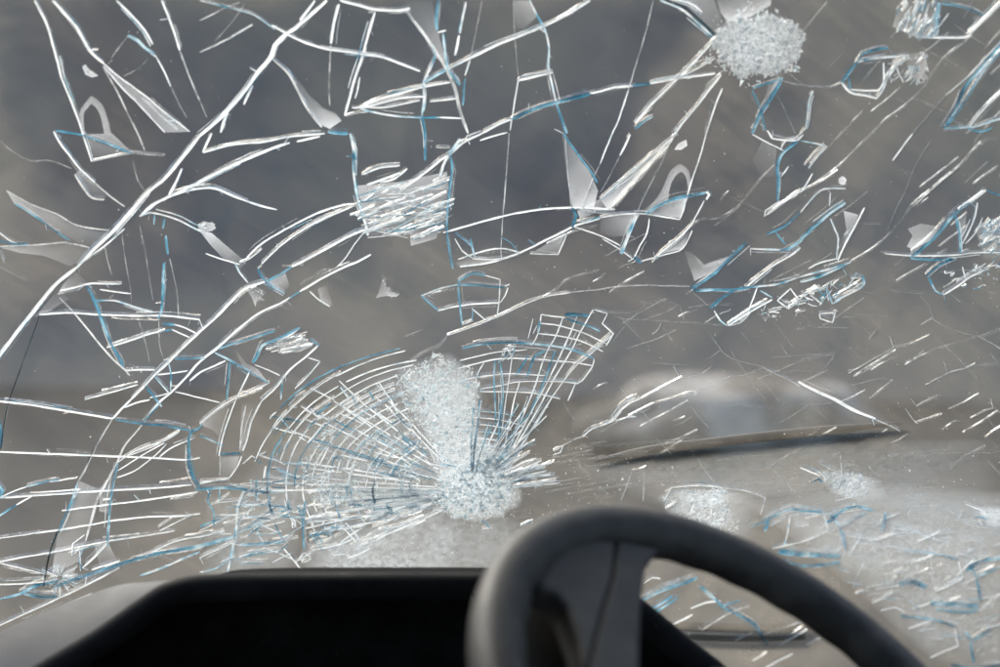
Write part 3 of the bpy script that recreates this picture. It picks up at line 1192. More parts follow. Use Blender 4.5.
# short blue-white links inside the web, along the rings or along the rays
for i in range(120):
    a = rng.uniform(122, 206); r = rng.uniform(.26, .98)
    x, y = web(a, r)
    if y > 572 or x < 205: continue
    if rng.random() < .5:
        da = rng.uniform(3, 9) / max(.4, r); pts = [web(a, r), web(a + da / 2, r + rng.uniform(-.008, .008)), web(a + da, r)]
    else:
        dr = rng.uniform(.05, .12); pts = [web(a, r), web(a + rng.uniform(-3, 3), r + dr)]
    AUTO.append((rng.choice('BBMMWW'), rng.uniform(1.6, 3.6), pts))
    if rng.random() < .4:
        q = pts[-1]; AUTO.append((rng.choice('BMW'), rng.uniform(1.4, 2.4), [q, (q[0] + rng.uniform(-9, 9), q[1] + rng.uniform(-9, 9))]))
# crazed star at the lower left node
for i in range(34):
    a = rng.uniform(0, 2 * pi); L = rng.uniform(6, 24)
    AUTO.append((rng.choice('WWPM'), rng.uniform(1.0, 2.0), [(60 + cos(a) * 3, 577 + sin(a) * 3), (60 + cos(a) * L, 577 + sin(a) * L * .8)]))
# faint net of hair cracks over the right-hand half
for i in range(100):
    x = rng.uniform(560, 1000); y = rng.uniform(250, 470)
    th = rng.choice((rng.uniform(.35, .6), rng.uniform(.35, .6), rng.uniform(-1.0, -.7), rng.uniform(-.1, .1)))
    L = rng.uniform(12, 55)
    AUTO.append(('T', rng.uniform(0.8, 1.4), [(x, y), (x + cos(th) * L * .5, y - sin(th) * L * .5 + rng.uniform(-2, 2)), (x + cos(th) * L, y - sin(th) * L)]))
for i in range(60):          # wipe scratches
    x = rng.uniform(500, 900); y = rng.uniform(440, 520)
    L = rng.uniform(20, 70); th = rng.uniform(.02, .22)
    AUTO.append(('T', rng.uniform(0.6, 1.1), [(x, y), (x + L * .5, y - th * L * .5), (x + L, y - th * L)]))
for i in range(36):
    x = rng.uniform(700, 1000); y = rng.uniform(20, 250)
    th = rng.choice((rng.uniform(.6, .9), rng.uniform(.6, .9), rng.uniform(-.6, .1)))
    L = rng.uniform(10, 50)
    AUTO.append(('T', rng.uniform(0.7, 1.2), [(x, y), (x + cos(th) * L * .5 + rng.uniform(-2, 2), y - sin(th) * L * .5), (x + cos(th) * L, y - sin(th) * L)]))

# hairline companions that run beside the larger cracks, and short barbs that leave them
for k, wd, P in KEEP:
    if k not in 'WMB' or wd < 2.4 or plen(P) < 34: continue
    Q = smooth_line(P, 6)
    for _ in range(2 if plen(P) > 90 else 1):
        if len(Q) < 6: break
        i0 = rng.randrange(0, len(Q) - 4); i1 = min(len(Q), i0 + rng.randrange(4, 14))
        dx, dy = Q[i1 - 1][0] - Q[i0][0], Q[i1 - 1][1] - Q[i0][1]
        d = math.hypot(dx, dy) or 1
        o0 = rng.choice((-1, 1)) * rng.uniform(1.6, 4.2); o1 = o0 * rng.uniform(.2, 1.6)
        m = i1 - i0
        AUTO.append((rng.choice('PPTTM'), rng.uniform(0.9, 1.8), [(Q[i0 + j][0] - dy / d * (o0 + (o1 - o0) * j / m), Q[i0 + j][1] + dx / d * (o0 + (o1 - o0) * j / m)) for j in range(m)]))
    for _ in range(int(plen(P) / 60) + 1):
        x, y = rng.choice(Q); th = rng.uniform(0, 2 * pi); L = rng.uniform(3, 10)
        AUTO.append((rng.choice('PTTWM'), rng.uniform(0.8, 1.7), [(x, y), (x + cos(th) * L, y + sin(th) * L)]))

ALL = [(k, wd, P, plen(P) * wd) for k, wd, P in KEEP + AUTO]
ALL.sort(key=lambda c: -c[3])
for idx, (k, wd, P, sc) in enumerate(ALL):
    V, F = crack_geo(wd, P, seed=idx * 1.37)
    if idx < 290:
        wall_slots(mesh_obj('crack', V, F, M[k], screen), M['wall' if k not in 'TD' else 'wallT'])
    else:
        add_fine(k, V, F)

# ------------------------------------------------------------------ bundles of splinters
def splinters(poly, count, ang, spread, lmin, lmax, kinds, wd=(1.2, 2.6), seed=1):
    r = random.Random(seed)
    x0 = min(p[0] for p in poly); x1 = max(p[0] for p in poly); y0 = min(p[1] for p in poly); y1 = max(p[1] for p in poly)
    n = 0
    while n < count:
        x = r.uniform(x0, x1); y = r.uniform(y0, y1)
        if not inside(poly, x, y): continue
        th = rad(ang + r.gauss(0, spread)); L = r.uniform(lmin, lmax)
        dx, dy = cos(th) * L / 2, -sin(th) * L / 2
        if not (inside(poly, x + dx * .8, y + dy * .8) and inside(poly, x - dx * .8, y - dy * .8)):
            L *= .5; dx *= .5; dy *= .5
        V, F = crack_geo(r.uniform(*wd), [(x - dx, y - dy), (x + r.uniform(-1, 1), y + r.uniform(-1, 1)), (x + dx, y + dy)], seed=r.uniform(0, 99), off=-0.001 - r.uniform(0, .004), step=8)
        add_fine(r.choice(kinds), V, F)
        n += 1
splinters([(357, 186), (400, 182), (447, 172), (450, 200), (446, 232), (420, 236), (410, 243), (405, 236), (368, 236)], 85, 16, 12, 18, 60, 'WWPPMB', (1.1, 2.6), seed=2)
splinters([(900, 0), (938, 0), (937, 36), (915, 37), (893, 27)], 55, 62, 10, 8, 26, 'WWWMB', (1.6, 3.2), seed=3)
splinters([(975, 225), (1003, 215), (1003, 262), (985, 260)], 40, 35, 22, 6, 22, 'WWMB', (1.6, 3.2), seed=4)
splinters([(268, 348), (285, 335), (300, 332), (313, 345), (300, 351), (283, 352)], 24, 6, 10, 14, 36, 'WWWP', (1.0, 1.8), seed=5)
splinters([(655, 490), (720, 485), (730, 505), (720, 540), (700, 530), (670, 512)], 40, 40, 40, 4, 14, 'WPP', (1.2, 2.6), seed=6)
splinters([(815, 470), (860, 472), (868, 492), (850, 500), (830, 488)], 40, 30, 40, 4, 12, 'WPP', (1.2, 2.4), seed=7)
splinters([(775, 500), (905, 505), (1000, 520), (1000, 660), (930, 640), (830, 570)], 160, 14, 22, 6, 30, 'PPPTTWM', (1.2, 2.8), seed=8)
splinters([(910, 270), (1000, 262), (1000, 290), (975, 290), (960, 285)], 14, 30, 30, 4, 14, 'WM', (1.4, 2.6), seed=9)
splinters([(755, 305), (800, 290), (865, 268), (862, 285), (800, 312), (765, 318)], 40, 25, 30, 4, 16, 'WMP', (1.4, 2.8), seed=10)
splinters([(505, 346), (516, 343), (512, 356), (497, 362)], 20, 50, 30, 4, 12, 'MBW', (1.6, 2.8), seed=12)
splinters([(885, 55), (928, 52), (925, 80), (905, 85), (888, 80)], 36, 55, 35, 4, 13, 'WMP', (1.4, 2.8), seed=13)
splinters([(400, 440), (500, 440), (520, 480), (500, 510), (430, 510), (395, 490)], 90, 150, 35, 5, 18, 'WWWMP', (1.4, 3.0), seed=14)
splinters([(205, 480), (330, 470), (330, 530), (300, 560), (225, 565)], 60, 12, 18, 8, 34, 'WWBMP', (1.4, 2.8), seed=15)
splinters([(300, 500), (450, 500), (440, 520), (370, 545), (305, 560)], 34, 18, 8, 10, 44, 'WWPM', (1.4, 2.6), seed=16)

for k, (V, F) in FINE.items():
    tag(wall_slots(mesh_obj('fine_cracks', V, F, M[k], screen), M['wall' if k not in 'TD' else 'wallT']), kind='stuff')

# ------------------------------------------------------------------ crushed and powdered glass
def chips(name, poly, count, smin, smax, mat, seed, core=None, parent=screen, depth=0.004):
    r = random.Random(seed)
    x0 = min(p[0] for p in poly); x1 = max(p[0] for p in poly); y0 = min(p[1] for p in poly); y1 = max(p[1] for p in poly)
    V, F = [], []
    n = 0
    while n < count:
        x = r.uniform(x0, x1); y = r.uniform(y0, y1)
        if not inside(poly, x, y): continue
        if core:
            d = math.hypot((x - core[0]) / core[2], (y - core[1]) / core[3])
            if r.random() < d * d * .9: continue
        n += 1
        c = scr(x, y, -r.uniform(0, depth))
        s = (smin + (smax - smin) * r.random() ** 2.5) * PXM
        q = [Vector((r.gauss(0, 1), r.gauss(0, .28), r.gauss(0, 1))) for _ in range(4)]
        b0 = len(V)
        V += [c + e * (s * .62) for e in q]
        F += [(b0, b0 + 1, b0 + 2), (b0, b0 + 2, b0 + 3)]
    return tag(mesh_obj(name, V, F, mat, parent), kind='stuff')

def ell(cx, cy, rx, ry, n=26, rough=0.12, seed=0):
    r = random.Random(seed)
    return [(cx + rx * cos(2 * pi * i / n) * (1 + r.uniform(-rough, rough)), cy + ry * sin(2 * pi * i / n) * (1 + r.uniform(-rough, rough))) for i in range(n)]

chips('powdered_glass', ell(760, 45, 44, 31, seed=3, rough=.2), 3000, 0.6, 3.4, M['grain'], 21)
chips('powdered_glass', ell(760, 45, 52, 38, seed=4, rough=.3), 420, 0.8, 4.0, M['chip'], 22)
chips('crushed_glass', [(395, 375), (440, 352), (478, 372), (482, 400), (475, 440), (500, 455), (520, 470), (500, 512), (455, 520), (430, 500), (440, 465), (425, 430), (405, 405)], 2600, 0.8, 4.2, M['chip'], 23)
chips('crushed_glass', ell(478, 492, 40, 28, seed=5), 1100, 0.8, 4.2, M['chip'], 24, core=(478, 492, 46, 34), depth=.002)
chips('crushed_glass', ell(342, 494, 32, 11, seed=6), 700, 1.0, 2.8, M['chip'], 25)
chips('crushed_glass', [(340, 395), (420, 372), (440, 450), (420, 500), (330, 500), (300, 460)], 1100, 0.8, 3.2, M['chip'], 26)
chips('crushed_glass', [(690, 488), (726, 488), (738, 530), (715, 540), (690, 520)], 420, 1.2, 3.4, M['grain'], 27)
chips('crushed_glass', [(822, 472), (862, 474), (866, 492), (846, 498)], 320, 1.2, 3.2, M['grain'], 28)
chips('crushed_glass', [(875, 560), (930, 560), (935, 580), (890, 590)], 240, 1.2, 3.0, M['grain'], 29)
chips('crushed_glass', [(905, 52), (928, 52), (926, 80), (912, 82)], 17, 1.0, 3.0, M['chip'], 30)
chips('crushed_glass', [(975, 272), (998, 270), (996, 286), (972, 290)], 13, 1.0, 3.0, M['chip'], 31)
chips('crushed_glass', [(247, 284), (264, 288), (266, 298), (256, 304), (252, 294)], 17, 1.0, 3.0, M['grain'], 32)
chips('crushed_glass', [(376, 292), (384, 272), (390, 280), (400, 292), (392, 298)], 13, 1.0, 3.0, M['grain'], 33)
chips('crushed_glass', [(84, 64), (88, 66), (99, 75), (92, 77), (86, 74)], 10, 1.0, 2.6, M['grain'], 34)
chips('crushed_glass', [(675, 148), (678, 143), (686, 139), (686, 145), (680, 149)], 8, 1.0, 2.4, M['grain'], 35)
chips('crushed_glass', ell(842, 180, 4, 4, seed=8), 8, 1.0, 2.4, M['grain'], 36)
chips('crushed_glass', [(688, 394), (692, 389), (697, 393)], 30, 1.0, 2.0, M['grain'], 37)
chips('crushed_glass', ell(60, 578, 18, 14, seed=9), 160, 0.8, 2.2, M['chip'], 38)
chips('crushed_glass', ell(770, 315, 13, 5, seed=9), 14, 1.0, 2.8, M['chip'], 39)
chips('crushed_glass', ell(133, 372, 12, 10, seed=10), 12, 1.0, 2.8, M['chip'], 40)
chips('crushed_glass', ell(207, 226, 9, 5, seed=11), 10, 1.0, 2.6, M['grain'], 41)
chips('glass_dust', [(0, 0), (1000, 0), (1000, 667), (0, 667)], 500, 0.35, 0.9, M['speck'], 51)
chips('glass_dust', [(500, 240), (1000, 60), (1000, 560), (560, 480)], 420, 0.35, 1.0, M['speck'], 52)
chips('glass_dust', [(440, 500), (560, 440), (700, 470), (560, 530), (420, 560)], 260, 0.6, 1.8, M['speck'], 53)
chips('glass_dust', [(660, 470), (1000, 440), (1000, 660), (900, 640)], 220, 0.5, 1.4, M['speck'], 54)

# ------------------------------------------------------------------ frosted wedges where the layers have parted
def flake(poly, dens, mat='film', off=-0.0022, soft=0.35, name='glass_flake'):
    """a thin sheet; dens = one value per corner (frost at the edge that has lifted) or one number"""
    n = len(poly)
    if isinstance(dens, (list, tuple)): ds = [d ** 1.5 * 1.25 for d in dens]
    elif mat == 'film' and dens < 0.65:          # lifted at one side, tight against the glass at the other
        th = 2 * pi * noise.noise(Vector((poly[0][0] * .37 + .3, poly[0][1] * .41 + .2, .6)))
        pr = [p[0] * cos(th) + p[1] * sin(th) for p in poly]
        lo, hi = min(pr), max(pr)
        ds = [dens * (0.12 + 1.5 * ((q - lo) / (hi - lo)) ** 1.5) for q in pr]
    else: ds = [dens] * n
    cx = sum(p[0] for p in poly) / n; cy = sum(p[1] for p in poly) / n
    # triangulate with a ring structure: edge -> inner ring -> centre
    V, F, D = [], [], []
    rings = (1.0, 0.9, 0.62, 0.3)
    fine = []
    for i in range(n):
        a = poly[i]; b2 = poly[(i + 1) % n]
        L = math.hypot(b2[0] - a[0], b2[1] - a[1]); k = max(1, int(L / 6))
        for j in range(k):
            t = j / k
            fine.append((a[0] + (b2[0] - a[0]) * t, a[1] + (b2[1] - a[1]) * t, ds[i] + (ds[(i + 1) % n] - ds[i]) * t))
    m = len(fine)
    dm = sum(q[2] for q in fine) / m
    for k, s in enumerate(rings):
        for x, y, d in fine:
            V.append(scr(cx + (x - cx) * s, cy + (y - cy) * s, off - 0.0006 * (1 - s)))
            g = (0.95, 0.9, 0.8, 0.75)[k] if mat == 'film' else (0.0, 0.35, 0.85, 1.0)[k]
            D.append(g * (d * s + dm * (1 - s)))
    for k in range(len(rings) - 1):
        for i in range(m):
            j = (i + 1) % m
            F.append((k * m + i, k * m + j, (k + 1) * m + j, (k + 1) * m + i))
    V.append(scr(cx, cy, off - 0.0006)); D.append(dm * (.72 if mat == 'film' else 1.0))
    c = len(V) - 1
    for i in range(m):
        F.append(((len(rings) - 1) * m + i, (len(rings) - 1) * m + (i + 1) % m, c))
    return mesh_obj(name, V, F, M[mat], screen, smooth=True, attrs={'frost': D})

def band(A, B, dA, dB, mat='film', off=-0.0022):
    """sheet between two traced edges"""
    n = max(6, int(max(plen(A), plen(B)) / 6))
    def samp(P):
        Q = smooth_line(P, 3.0)
        return [Q[min(len(Q) - 1, int(round(i * (len(Q) - 1) / n)))] for i in range(n + 1)]
    a, b2 = samp(A), samp(B)
    V, F, D = [], [], []
    K = 4
    for i in range(n + 1):
        for j in range(K + 1):
            t = j / K
            V.append(scr(a[i][0] + (b2[i][0] - a[i][0]) * t, a[i][1] + (b2[i][1] - a[i][1]) * t, off))
            D.append(dA + (dB - dA) * t)
    for i in range(n):
        for j in range(K):
            q = i * (K + 1) + j
            F.append((q, q + 1, q + K + 2, q + K + 1))
    return mesh_obj('glass_flake', V, F, M[mat], screen, smooth=True, attrs={'frost': D})

band([(104, 63), (145, 95), (190, 131)], [(104, 66), (140, 105), (165, 132)], 0.45, 0.3)
band([(82, 133), (80, 112), (92, 95), (104, 106), (112, 133)], [(85, 133), (84, 112), (92, 103), (100, 112), (105, 133)], 0.35, 0.45)
flake([(84, 134), (104, 133), (113, 133), (133, 152), (93, 160)], 0.30)
flake([(288, 72), (298, 78), (310, 95), (325, 108), (335, 112), (342, 120), (330, 128), (320, 124), (308, 108), (299, 92)], [.1, .1, .2, .35, .5, .7, .8, .6, .4, .25])
flake([(513, 0), (530, 0), (537, 15), (525, 28), (516, 28)], 0.30)
flake([(404, 0), (432, 0), (438, 30), (446, 62), (436, 58), (424, 36), (410, 16)], 0.28)
band([(677, 133), (640, 165), (600, 198)], [(675, 134), (650, 163), (608, 210)], 0.45, 0.75)
flake([(562, 133), (575, 152), (590, 172), (598, 190), (594, 206), (572, 206), (567, 175)], [.2, .35, .5, .6, .8, .7, .4])
flake([(600, 198), (615, 192), (612, 206), (596, 212), (580, 218), (577, 210)], 0.5)
flake([(600, 214), (640, 213), (628, 235), (612, 236), (600, 232)], 0.35)
flake([(535, 250), (565, 232), (557, 253)], 0.45)
flake([(455, 262), (475, 254), (500, 260), (520, 254), (490, 262), (462, 267)], 0.55)
band([(644, 212), (660, 192), (670, 170), (680, 163), (688, 168), (692, 184)], [(668, 200), (669, 190), (673, 178), (681, 170), (686, 177), (688, 190)], 0.25, 0.45)
flake([(643, 212), (660, 205), (688, 196), (680, 217), (650, 213)], 0.6)
flake([(660, 253), (690, 230), (682, 248)], 0.5)
flake([(684, 250), (692, 252), (703, 268), (720, 262), (735, 253), (712, 272), (694, 280), (690, 268)], [.1, .2, .4, .35, .3, .6, .6, .3])
flake([(7, 190), (30, 203), (58, 214), (78, 225), (110, 230), (100, 243), (85, 245), (60, 232), (35, 215), (15, 203)], 0.45)
flake([(2, 247), (40, 244), (65, 242), (90, 247), (85, 258), (70, 265), (45, 255), (20, 252)], 0.38)
flake([(75, 174), (82, 168), (110, 195), (95, 198)], 0.3)
flake([(64, 283), (76, 270), (90, 284), (76, 290), (58, 294)], 0.35)
flake([(35, 316), (58, 290), (70, 298), (45, 313)], 0.22)
flake([(200, 230), (212, 232), (228, 246), (247, 262), (240, 268), (222, 256), (210, 243)], 0.6)
flake([(268, 282), (285, 270), (290, 285), (283, 293)], 0.45)
flake([(318, 288), (327, 285), (333, 305), (322, 302)], 0.4)
flake([(235, 348), (246, 362), (258, 368), (268, 381), (252, 374), (242, 364)], 0.5)
flake([(268, 347), (285, 335), (300, 332), (313, 345), (300, 351), (283, 352)], 0.45)
flake([(200, 424), (215, 411), (232, 400), (222, 438), (212, 428)], 0.4)
flake([(242, 402), (258, 402), (246, 446), (240, 450)], 0.3)
flake([(220, 456), (240, 455), (232, 478), (220, 476)], 0.3)
flake([(58, 532), (70, 505), (80, 480), (100, 488), (92, 525), (80, 560), (52, 575)], [.3, .3, .4, .25, .2, .35, .5])
flake([(100, 488), (117, 466), (113, 488), (109, 512), (100, 510)], 0.28)
flake([(95, 545), (108, 540), (118, 560), (100, 564)], 0.32)
flake([(130, 556), (165, 545), (200, 537), (225, 532), (200, 545), (160, 553)], 0.4)
flake([(715, -6), (772, -6), (770, 5), (750, 16), (728, 22), (720, 12)], 0.5)
flake([(662, -4), (712, -4), (722, 20), (716, 34), (700, 18), (684, 6)], 0.35)
flake([(907, 228), (920, 223), (940, 226), (930, 240), (912, 248), (906, 246), (912, 235)], [.5, .5, .3, .6, .7, .7, .5])
flake([(843, 210), (858, 214), (850, 235), (840, 252), (846, 230)], 0.55)
flake([(957, 217), (967, 210), (962, 235)], 0.45)
flake([(1002, 42), (1002, 50), (968, 95), (946, 127), (956, 106), (966, 84)], 0.28)
flake([(770, 80), (782, 80), (770, 100), (757, 118)], 0.22)
flake([(762, 140), (776, 148), (774, 175), (760, 178), (752, 160)], 0.14)
flake([(244, 285), (250, 283), (262, 288), (267, 292), (262, 296), (266, 300), (257, 299), (256, 306), (252, 296)], 0.6)
flake([(379, 291), (381, 284), (383, 274), (386, 280), (385, 287), (390, 286), (393, 291), (400, 293), (396, 296), (386, 295), (376, 297)], 0.5)
flake([(83, 66), (86, 64), (90, 69), (99, 75), (93, 77), (86, 74)], 1.0)
flake([(674, 149), (678, 143), (686, 139), (687, 145), (681, 149)], 1.1)
flake(ell(842, 180, 4, 4, seed=8), 1.1)
flake(ell(207, 226, 9, 5, seed=11), 0.7)
flake([(357, 186), (400, 182), (447, 172), (450, 200), (446, 232), (420, 236), (410, 243), (405, 236), (368, 236)], 0.34, 'film', off=0.001)
flake([(410, 232), (440, 228), (436, 238), (411, 245)], 0.6)
flake([(900, 0), (938, 0), (937, 36), (915, 37), (893, 27)], 0.25, 'film', off=0.001)
flake([(905, 55), (925, 52), (928, 68), (920, 80), (910, 78)], 0.35, 'film', off=0.001)
flake([(975, 228), (1003, 215), (1003, 262), (985, 260)], 0.3, 'film', off=0.001)
# crazed, milky glass round the web and along the lower edge
flake([(300, 420), (340, 392), (400, 362), (450, 352), (482, 372), (500, 440), (522, 470), (500, 520), (450, 530), (330, 540), (260, 520), (240, 480)], 0.22, 'cloud', off=0.003)
flake(ell(760, 44, 46, 34, seed=3), 0.55, 'cloud', off=0.001)
flake(ell(478, 492, 44, 32, seed=5), 0.8, 'cloud', off=0.001)
flake([(395, 368), (450, 352), (480, 380), (478, 430), (510, 462), (498, 512), (440, 510), (432, 455)], 0.55, 'cloud', off=0.002)
flake([(300, 545), (360, 530), (440, 508), (470, 520), (440, 600), (300, 600)], [.5, .55, .35, .3, .45, .6], 'cloud', off=0.003)
flake([(430, 525), (500, 515), (545, 530), (530, 610), (390, 610)], 0.28, 'cloud', off=0.003)
flake([(205, 495), (300, 490), (300, 600), (200, 600)], 0.20, 'cloud', off=0.003)
flake([(655, 495), (672, 487), (722, 487), (745, 492), (762, 500), (755, 540), (715, 545), (670, 520)], [.5, .7, .8, .4, .2, .2, .5, .5], 'cloud', off=-.003)
flake([(812, 468), (850, 470), (880, 478), (890, 500), (860, 502), (830, 492)], [.5, .7, .4, .2, .3, .5], 'cloud', off=-.003)
flake([(740, 500), (900, 480), (1030, 490), (1030, 680), (930, 660), (850, 585)], 0.36, 'cloud', off=-.003)
flake([(975, 505), (1003, 505), (1003, 530), (985, 525)], 0.5, 'cloud', off=-.003)
flake([(560, 470), (650, 455), (800, 440), (1000, 440), (1000, 520), (800, 505), (650, 505)], 0.16, 'cloud', off=.002)

# ------------------------------------------------------------------ wiper blade lying on the outside of the glass
wp = empty('windscreen_wiper', tuple(scr(760, 446, 0.02)))
tag(wp, 'thin black wiper blade resting on the outside of the windscreen', 'wiper')
def on_out(P, off):
    return [scr(x, y, off) for x, y in smooth_line(P, 10)]
pth = on_out([(596, 466), (640, 456), (700, 449), (760, 442), (820, 436), (905, 428)], 0.010)
n = len(pth)
v, f = sweep(pth, [0.0014 + 0.0040 * min(1, 4 * min(i, n - 1 - i) / n) for i in range(n)], 8, up=PN)
mesh_obj('rubber_strip', v, f, M['rubber'], wp, smooth=True)
pth = on_out([(650, 456), (740, 446), (800, 440), (860, 434)], 0.017)
v, f = sweep(pth, 0.0022, 8, up=PN)
mesh_obj('blade_frame', v, f, M['rubber'], wp, smooth=True)
wa = empty('windscreen_wiper', tuple(scr(760, 638, 0.03)))
tag(wa, 'dark wiper arm crossing behind the glass under the steering wheel rim', 'wiper')
pth = on_out([(640, 632), (700, 634), (760, 635), (812, 634)], 0.014)
v, f = sweep(pth, 0.0068, 8, squash=.6, up=PN)
mesh_obj('arm_bar', v, f, M['rubber'], wa, smooth=True)
pth = on_out([(690, 643), (740, 645), (806, 643)], 0.012)
v, f = sweep(pth, 0.004, 8, up=PN)
mesh_obj('blade_carrier', v, f, M['rubber'], wa, smooth=True)

# ------------------------------------------------------------------ unseen cab roof and back wall, added to shade the wheel and hood
TOPZ = surf(0, V1).z; TOPY = surf(0, V1).y
cab = empty('cab_shade_shell', (0, 0, 0))
tag(cab, 'unseen cab roof and rear wall added to shade the interior', 'cab')
V, F = slab([Vector((-.85, TOPY - .01, TOPZ + .03)), Vector((.88, TOPY - .01, TOPZ + .03)), Vector((.88, -.95, TOPZ + .10)), Vector((-.85, -.95, TOPZ + .10))], Vector((0, 0, .04)))
o = mesh_obj('shade_roof', V, F, M['dash'], cab); fix_normals(o); bevel(o, .01)
V, F = slab([Vector((-.85, -.95, 0)), Vector((.88, -.95, 0)), Vector((.88, -.95, TOPZ + .09)), Vector((-.85, -.95, TOPZ + .09))], Vector((0, -.04, 0)))
o = mesh_obj('shade_wall', V, F, M['dash'], cab); fix_normals(o); bevel(o, .01)

# ------------------------------------------------------------------ instrument hood and dashboard
HY = 1.09
front = [(-90, 790), (-20, 705), (40, 667), (100, 632), (150, 597), (168, 585), (190, 579), (230, 577), (330, 576), (480, 576), (560, 577), (600, 581), (622, 592), (640, 604), (680, 638), (720, 668), (770, 720), (800, 790)]
rear = [(-230, 790), (-120, 700), (-40, 652), (30, 617), (95, 592), (125, 583), (160, 582), (220, 585), (330, 587), (480, 587), (560, 587), (598, 586), (622, 597), (640, 610), (680, 644), (720, 675), (770, 730), (800, 800)]
HC = on_y(380, 720, HY)
hood = empty('instrument_hood', (HC.x, HY, HC.z))
tag(hood, 'black plastic instrument hood with an open dark front below the windscreen', 'instrument hood')
def sec(P, Y): return [on_y(x, y, Y) for x, y in P]
def dens(P):
    out = []
    for i in range(len(P) - 1):
        for k in range(4):
            t = k / 4
            out.append((P[i][0] + (P[i+1][0]-P[i][0])*t, P[i][1] + (P[i+1][1]-P[i][1])*t))
    out.append(P[-1])
    for _ in range(2):
        out = [out[0]] + [((out[i-1][0]+2*out[i][0]+out[i+1][0])/4, (out[i-1][1]+2*out[i][1]+out[i+1][1])/4) for i in range(1, len(out)-1)] + [out[-1]]
    return out
fd, rd = dens(front), dens(rear)
def loft(secs):
    V, F = [], []
    n = len(secs[0])
    for s in secs: V += s
    for a in range(len(secs) - 1):
        for i in range(n - 1):
            q = a * n + i
            F.append((q, q + 1, q + n + 1, q + n))
    return V, F
# outer skin: from the lip forwards, falling away towards the glass
s0 = sec(fd, HY)
s1 = [p + Vector((0, 0.015, -0.001)) for p in s0]
rr = [on_y(x, y, HY + 0.10) for x, y in rd]
r0 = [on_y(x, y, HY + 0.07) for x, y in rd]
low = [p + Vector((0, 0.02, -0.06)) for p in rr]
sk = mesh_obj('outer_skin', *loft([[p + Vector((0, .008, -.006)) for p in s0], [p + Vector((0, .004, -.002)) for p in s1], r0, rr, low]), M['dash'], hood, smooth=True)
# rounded lip round the opening
lip_path = [p + Vector((0, 0.002, -0.009)) for p in s0]
v, f = sweep(lip_path, 0.0115, 12, up=Vector((0, 1, 0)))
lip = mesh_obj('lip', v, f, M['black'], hood, smooth=True)
# inside of the hood
CEN = Vector((HC.x, HY, HC.z))
def shrink(P, k, dy): return [Vector((CEN.x + (p.x - CEN.x) * k, p.y + dy, CEN.z + (p.z - CEN.z) * k)) for p in P]
inn = mesh_obj('inner_lining', *loft([shrink(s0, .93, .002), shrink(s0, .90, .05), shrink(s0, .86, .085)]), M['inner'], hood, smooth=True)
bk = shrink(s0, .865, .084)
pl = mesh_obj('gauge_panel', bk + [Vector((CEN.x, HY + .084, CEN.z))], [(i, i + 1, len(bk)) for i in range(len(bk) - 1)] + [(len(bk) - 1, 0, len(bk))], M['inner'], hood)

DBZ = on_y(500, 700, 1.2).z
dash = empty('dashboard', (0.05, 1.22, DBZ - .2))
tag(dash, 'dark dashboard body below the instrument hood', 'dashboard')
V, F = slab([Vector((-.62, 1.13, DBZ - .16)), Vector((.66, 1.13, DBZ - .16)), Vector((.66, 1.44, DBZ - .05)), Vector((-.62, 1.44, DBZ - .05))], Vector((0, 0, -.14)))
o = mesh_obj('dash_body', V, F, M['black'], dash); fix_normals(o); bevel(o, .02)
V, F = slab([Vector((-.58, 1.16, DBZ - .295)), Vector((.60, 1.16, DBZ - .295)), Vector((.60, 1.40, DBZ - .295)), Vector((-.58, 1.40, DBZ - .295))], Vector((0, 0, -(DBZ - .295))))
o = mesh_obj('bulkhead', V, F, M['inner'], dash); fix_normals(o)

# ------------------------------------------------------------------ steering wheel
RW, RT = 0.19, 0.0168
WCN = O + Vector((0.1679, 0.8376, -0.3470))
WA, WB = 0.91144, 0.97262
WN = Vector((sin(WA) * cos(WB), -cos(WA) * cos(WB), sin(WB)))     # towards the driver
WU = Vector((0, 0, 1)).cross(WN).normalized()
WV = WN.cross(WU)
wheel = empty('steering_wheel', tuple(WCN))
tag(wheel, 'worn dark grey plastic steering wheel in front of the instrument hood', 'steering wheel')
NS = 144
pth = [WCN + (WU * cos(2 * pi * i / NS) + WV * sin(2 * pi * i / NS)) * RW for i in range(NS)]
V, F = [], []
NK = 24
for i in range(NS):
    a = 2 * pi * i / NS
    rd_ = WU * cos(a) + WV * sin(a)
    for k in range(NK):
        q = 2 * pi * k / NK
        r = RT
        inn_ = max(0.0, -cos(q))
        r *= 1 + 0.07 * inn_ * sin(a * 30) * (1 if True else 0)       # finger grips on the inside
        r += 0.0020 * max(0.0, cos(q - 0.75)) ** 9
        V.append(pth[i] + rd_ * (r * 1.02 * cos(q)) + WN * (r * 0.98 * sin(q)))
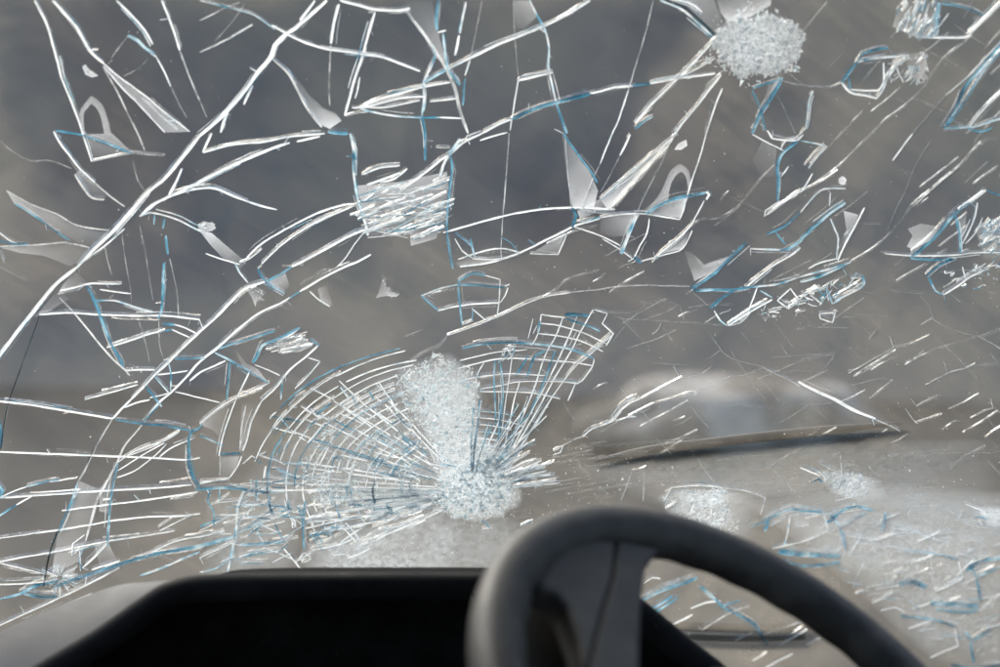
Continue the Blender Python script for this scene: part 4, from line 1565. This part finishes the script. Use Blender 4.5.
for i in range(NS):
    for k in range(NK):
        F.append((i * NK + k, i * NK + (k + 1) % NK, ((i + 1) % NS) * NK + (k + 1) % NK, ((i + 1) % NS) * NK + k))
rim = mesh_obj('rim', V, F, M['wheel'], wheel, smooth=True)
fix_normals(rim)

def on_wheel(px, py, lift=0.0):
    d = ray(px, py)
    t = (WCN + WN * lift - O).dot(WN) / d.dot(WN)
    return O + d * t
def spoke(name, P, lift, thick, mat, bev):
    V, F = slab([on_wheel(x, y, lift) for x, y in P], -WN * thick)
    o = mesh_obj(name, V, F, mat, wheel, smooth=False)
    fix_normals(o)
    bevel(o, bev, 4)
    return o
spoke('spoke', [(538, 586), (552, 556), (580, 540), (616, 540), (613, 578), (604, 605), (595, 640), (588, 670), (580, 640), (568, 606), (556, 592)], 0.009, 0.020, M['wheel'], 0.003)
spoke('spoke', [(617, 540), (660, 548), (647, 566), (642, 605), (640, 660), (642, 740), (600, 740), (589, 670), (596, 640), (605, 605), (614, 578)], 0.008, 0.020, M['wheel'], 0.003)
spoke('spoke_web', [(522, 600), (550, 586), (566, 602), (580, 645), (592, 668), (600, 740), (535, 740), (520, 660)], -0.022, 0.006, M['spoke'], 0.002)
hubp = [WCN + (WU * cos(2 * pi * i / 28) + WV * sin(2 * pi * i / 28)) * 0.062 + WN * 0.006 for i in range(28)]
V, F = slab(hubp, -WN * 0.05)
o = mesh_obj('hub', V, F, M['spoke'], wheel); fix_normals(o); bevel(o, .01, 4)
top_dir = (on_wheel(610, 560) - WCN).normalized()
side = WN.cross(top_dir)
for a in (125, -125):
    dd = top_dir * cos(rad(a)) + side * sin(rad(a)); ss = WN.cross(dd)
    P = [WCN + dd * .05 + ss * .03, WCN + dd * .18 + ss * .022, WCN + dd * .18 - ss * .022, WCN + dd * .05 - ss * .03]
    V, F = slab(P, -WN * .014)
    o = mesh_obj('spoke', V, F, M['spoke'], wheel); fix_normals(o); bevel(o, .004, 3)
colm = [WCN - WN * .04, WCN - WN * .42]
v, f = sweep(colm, 0.028, 20, up=Vector((0, 1, 0)))
mesh_obj('column', v, f, M['inner'], wheel, smooth=True)
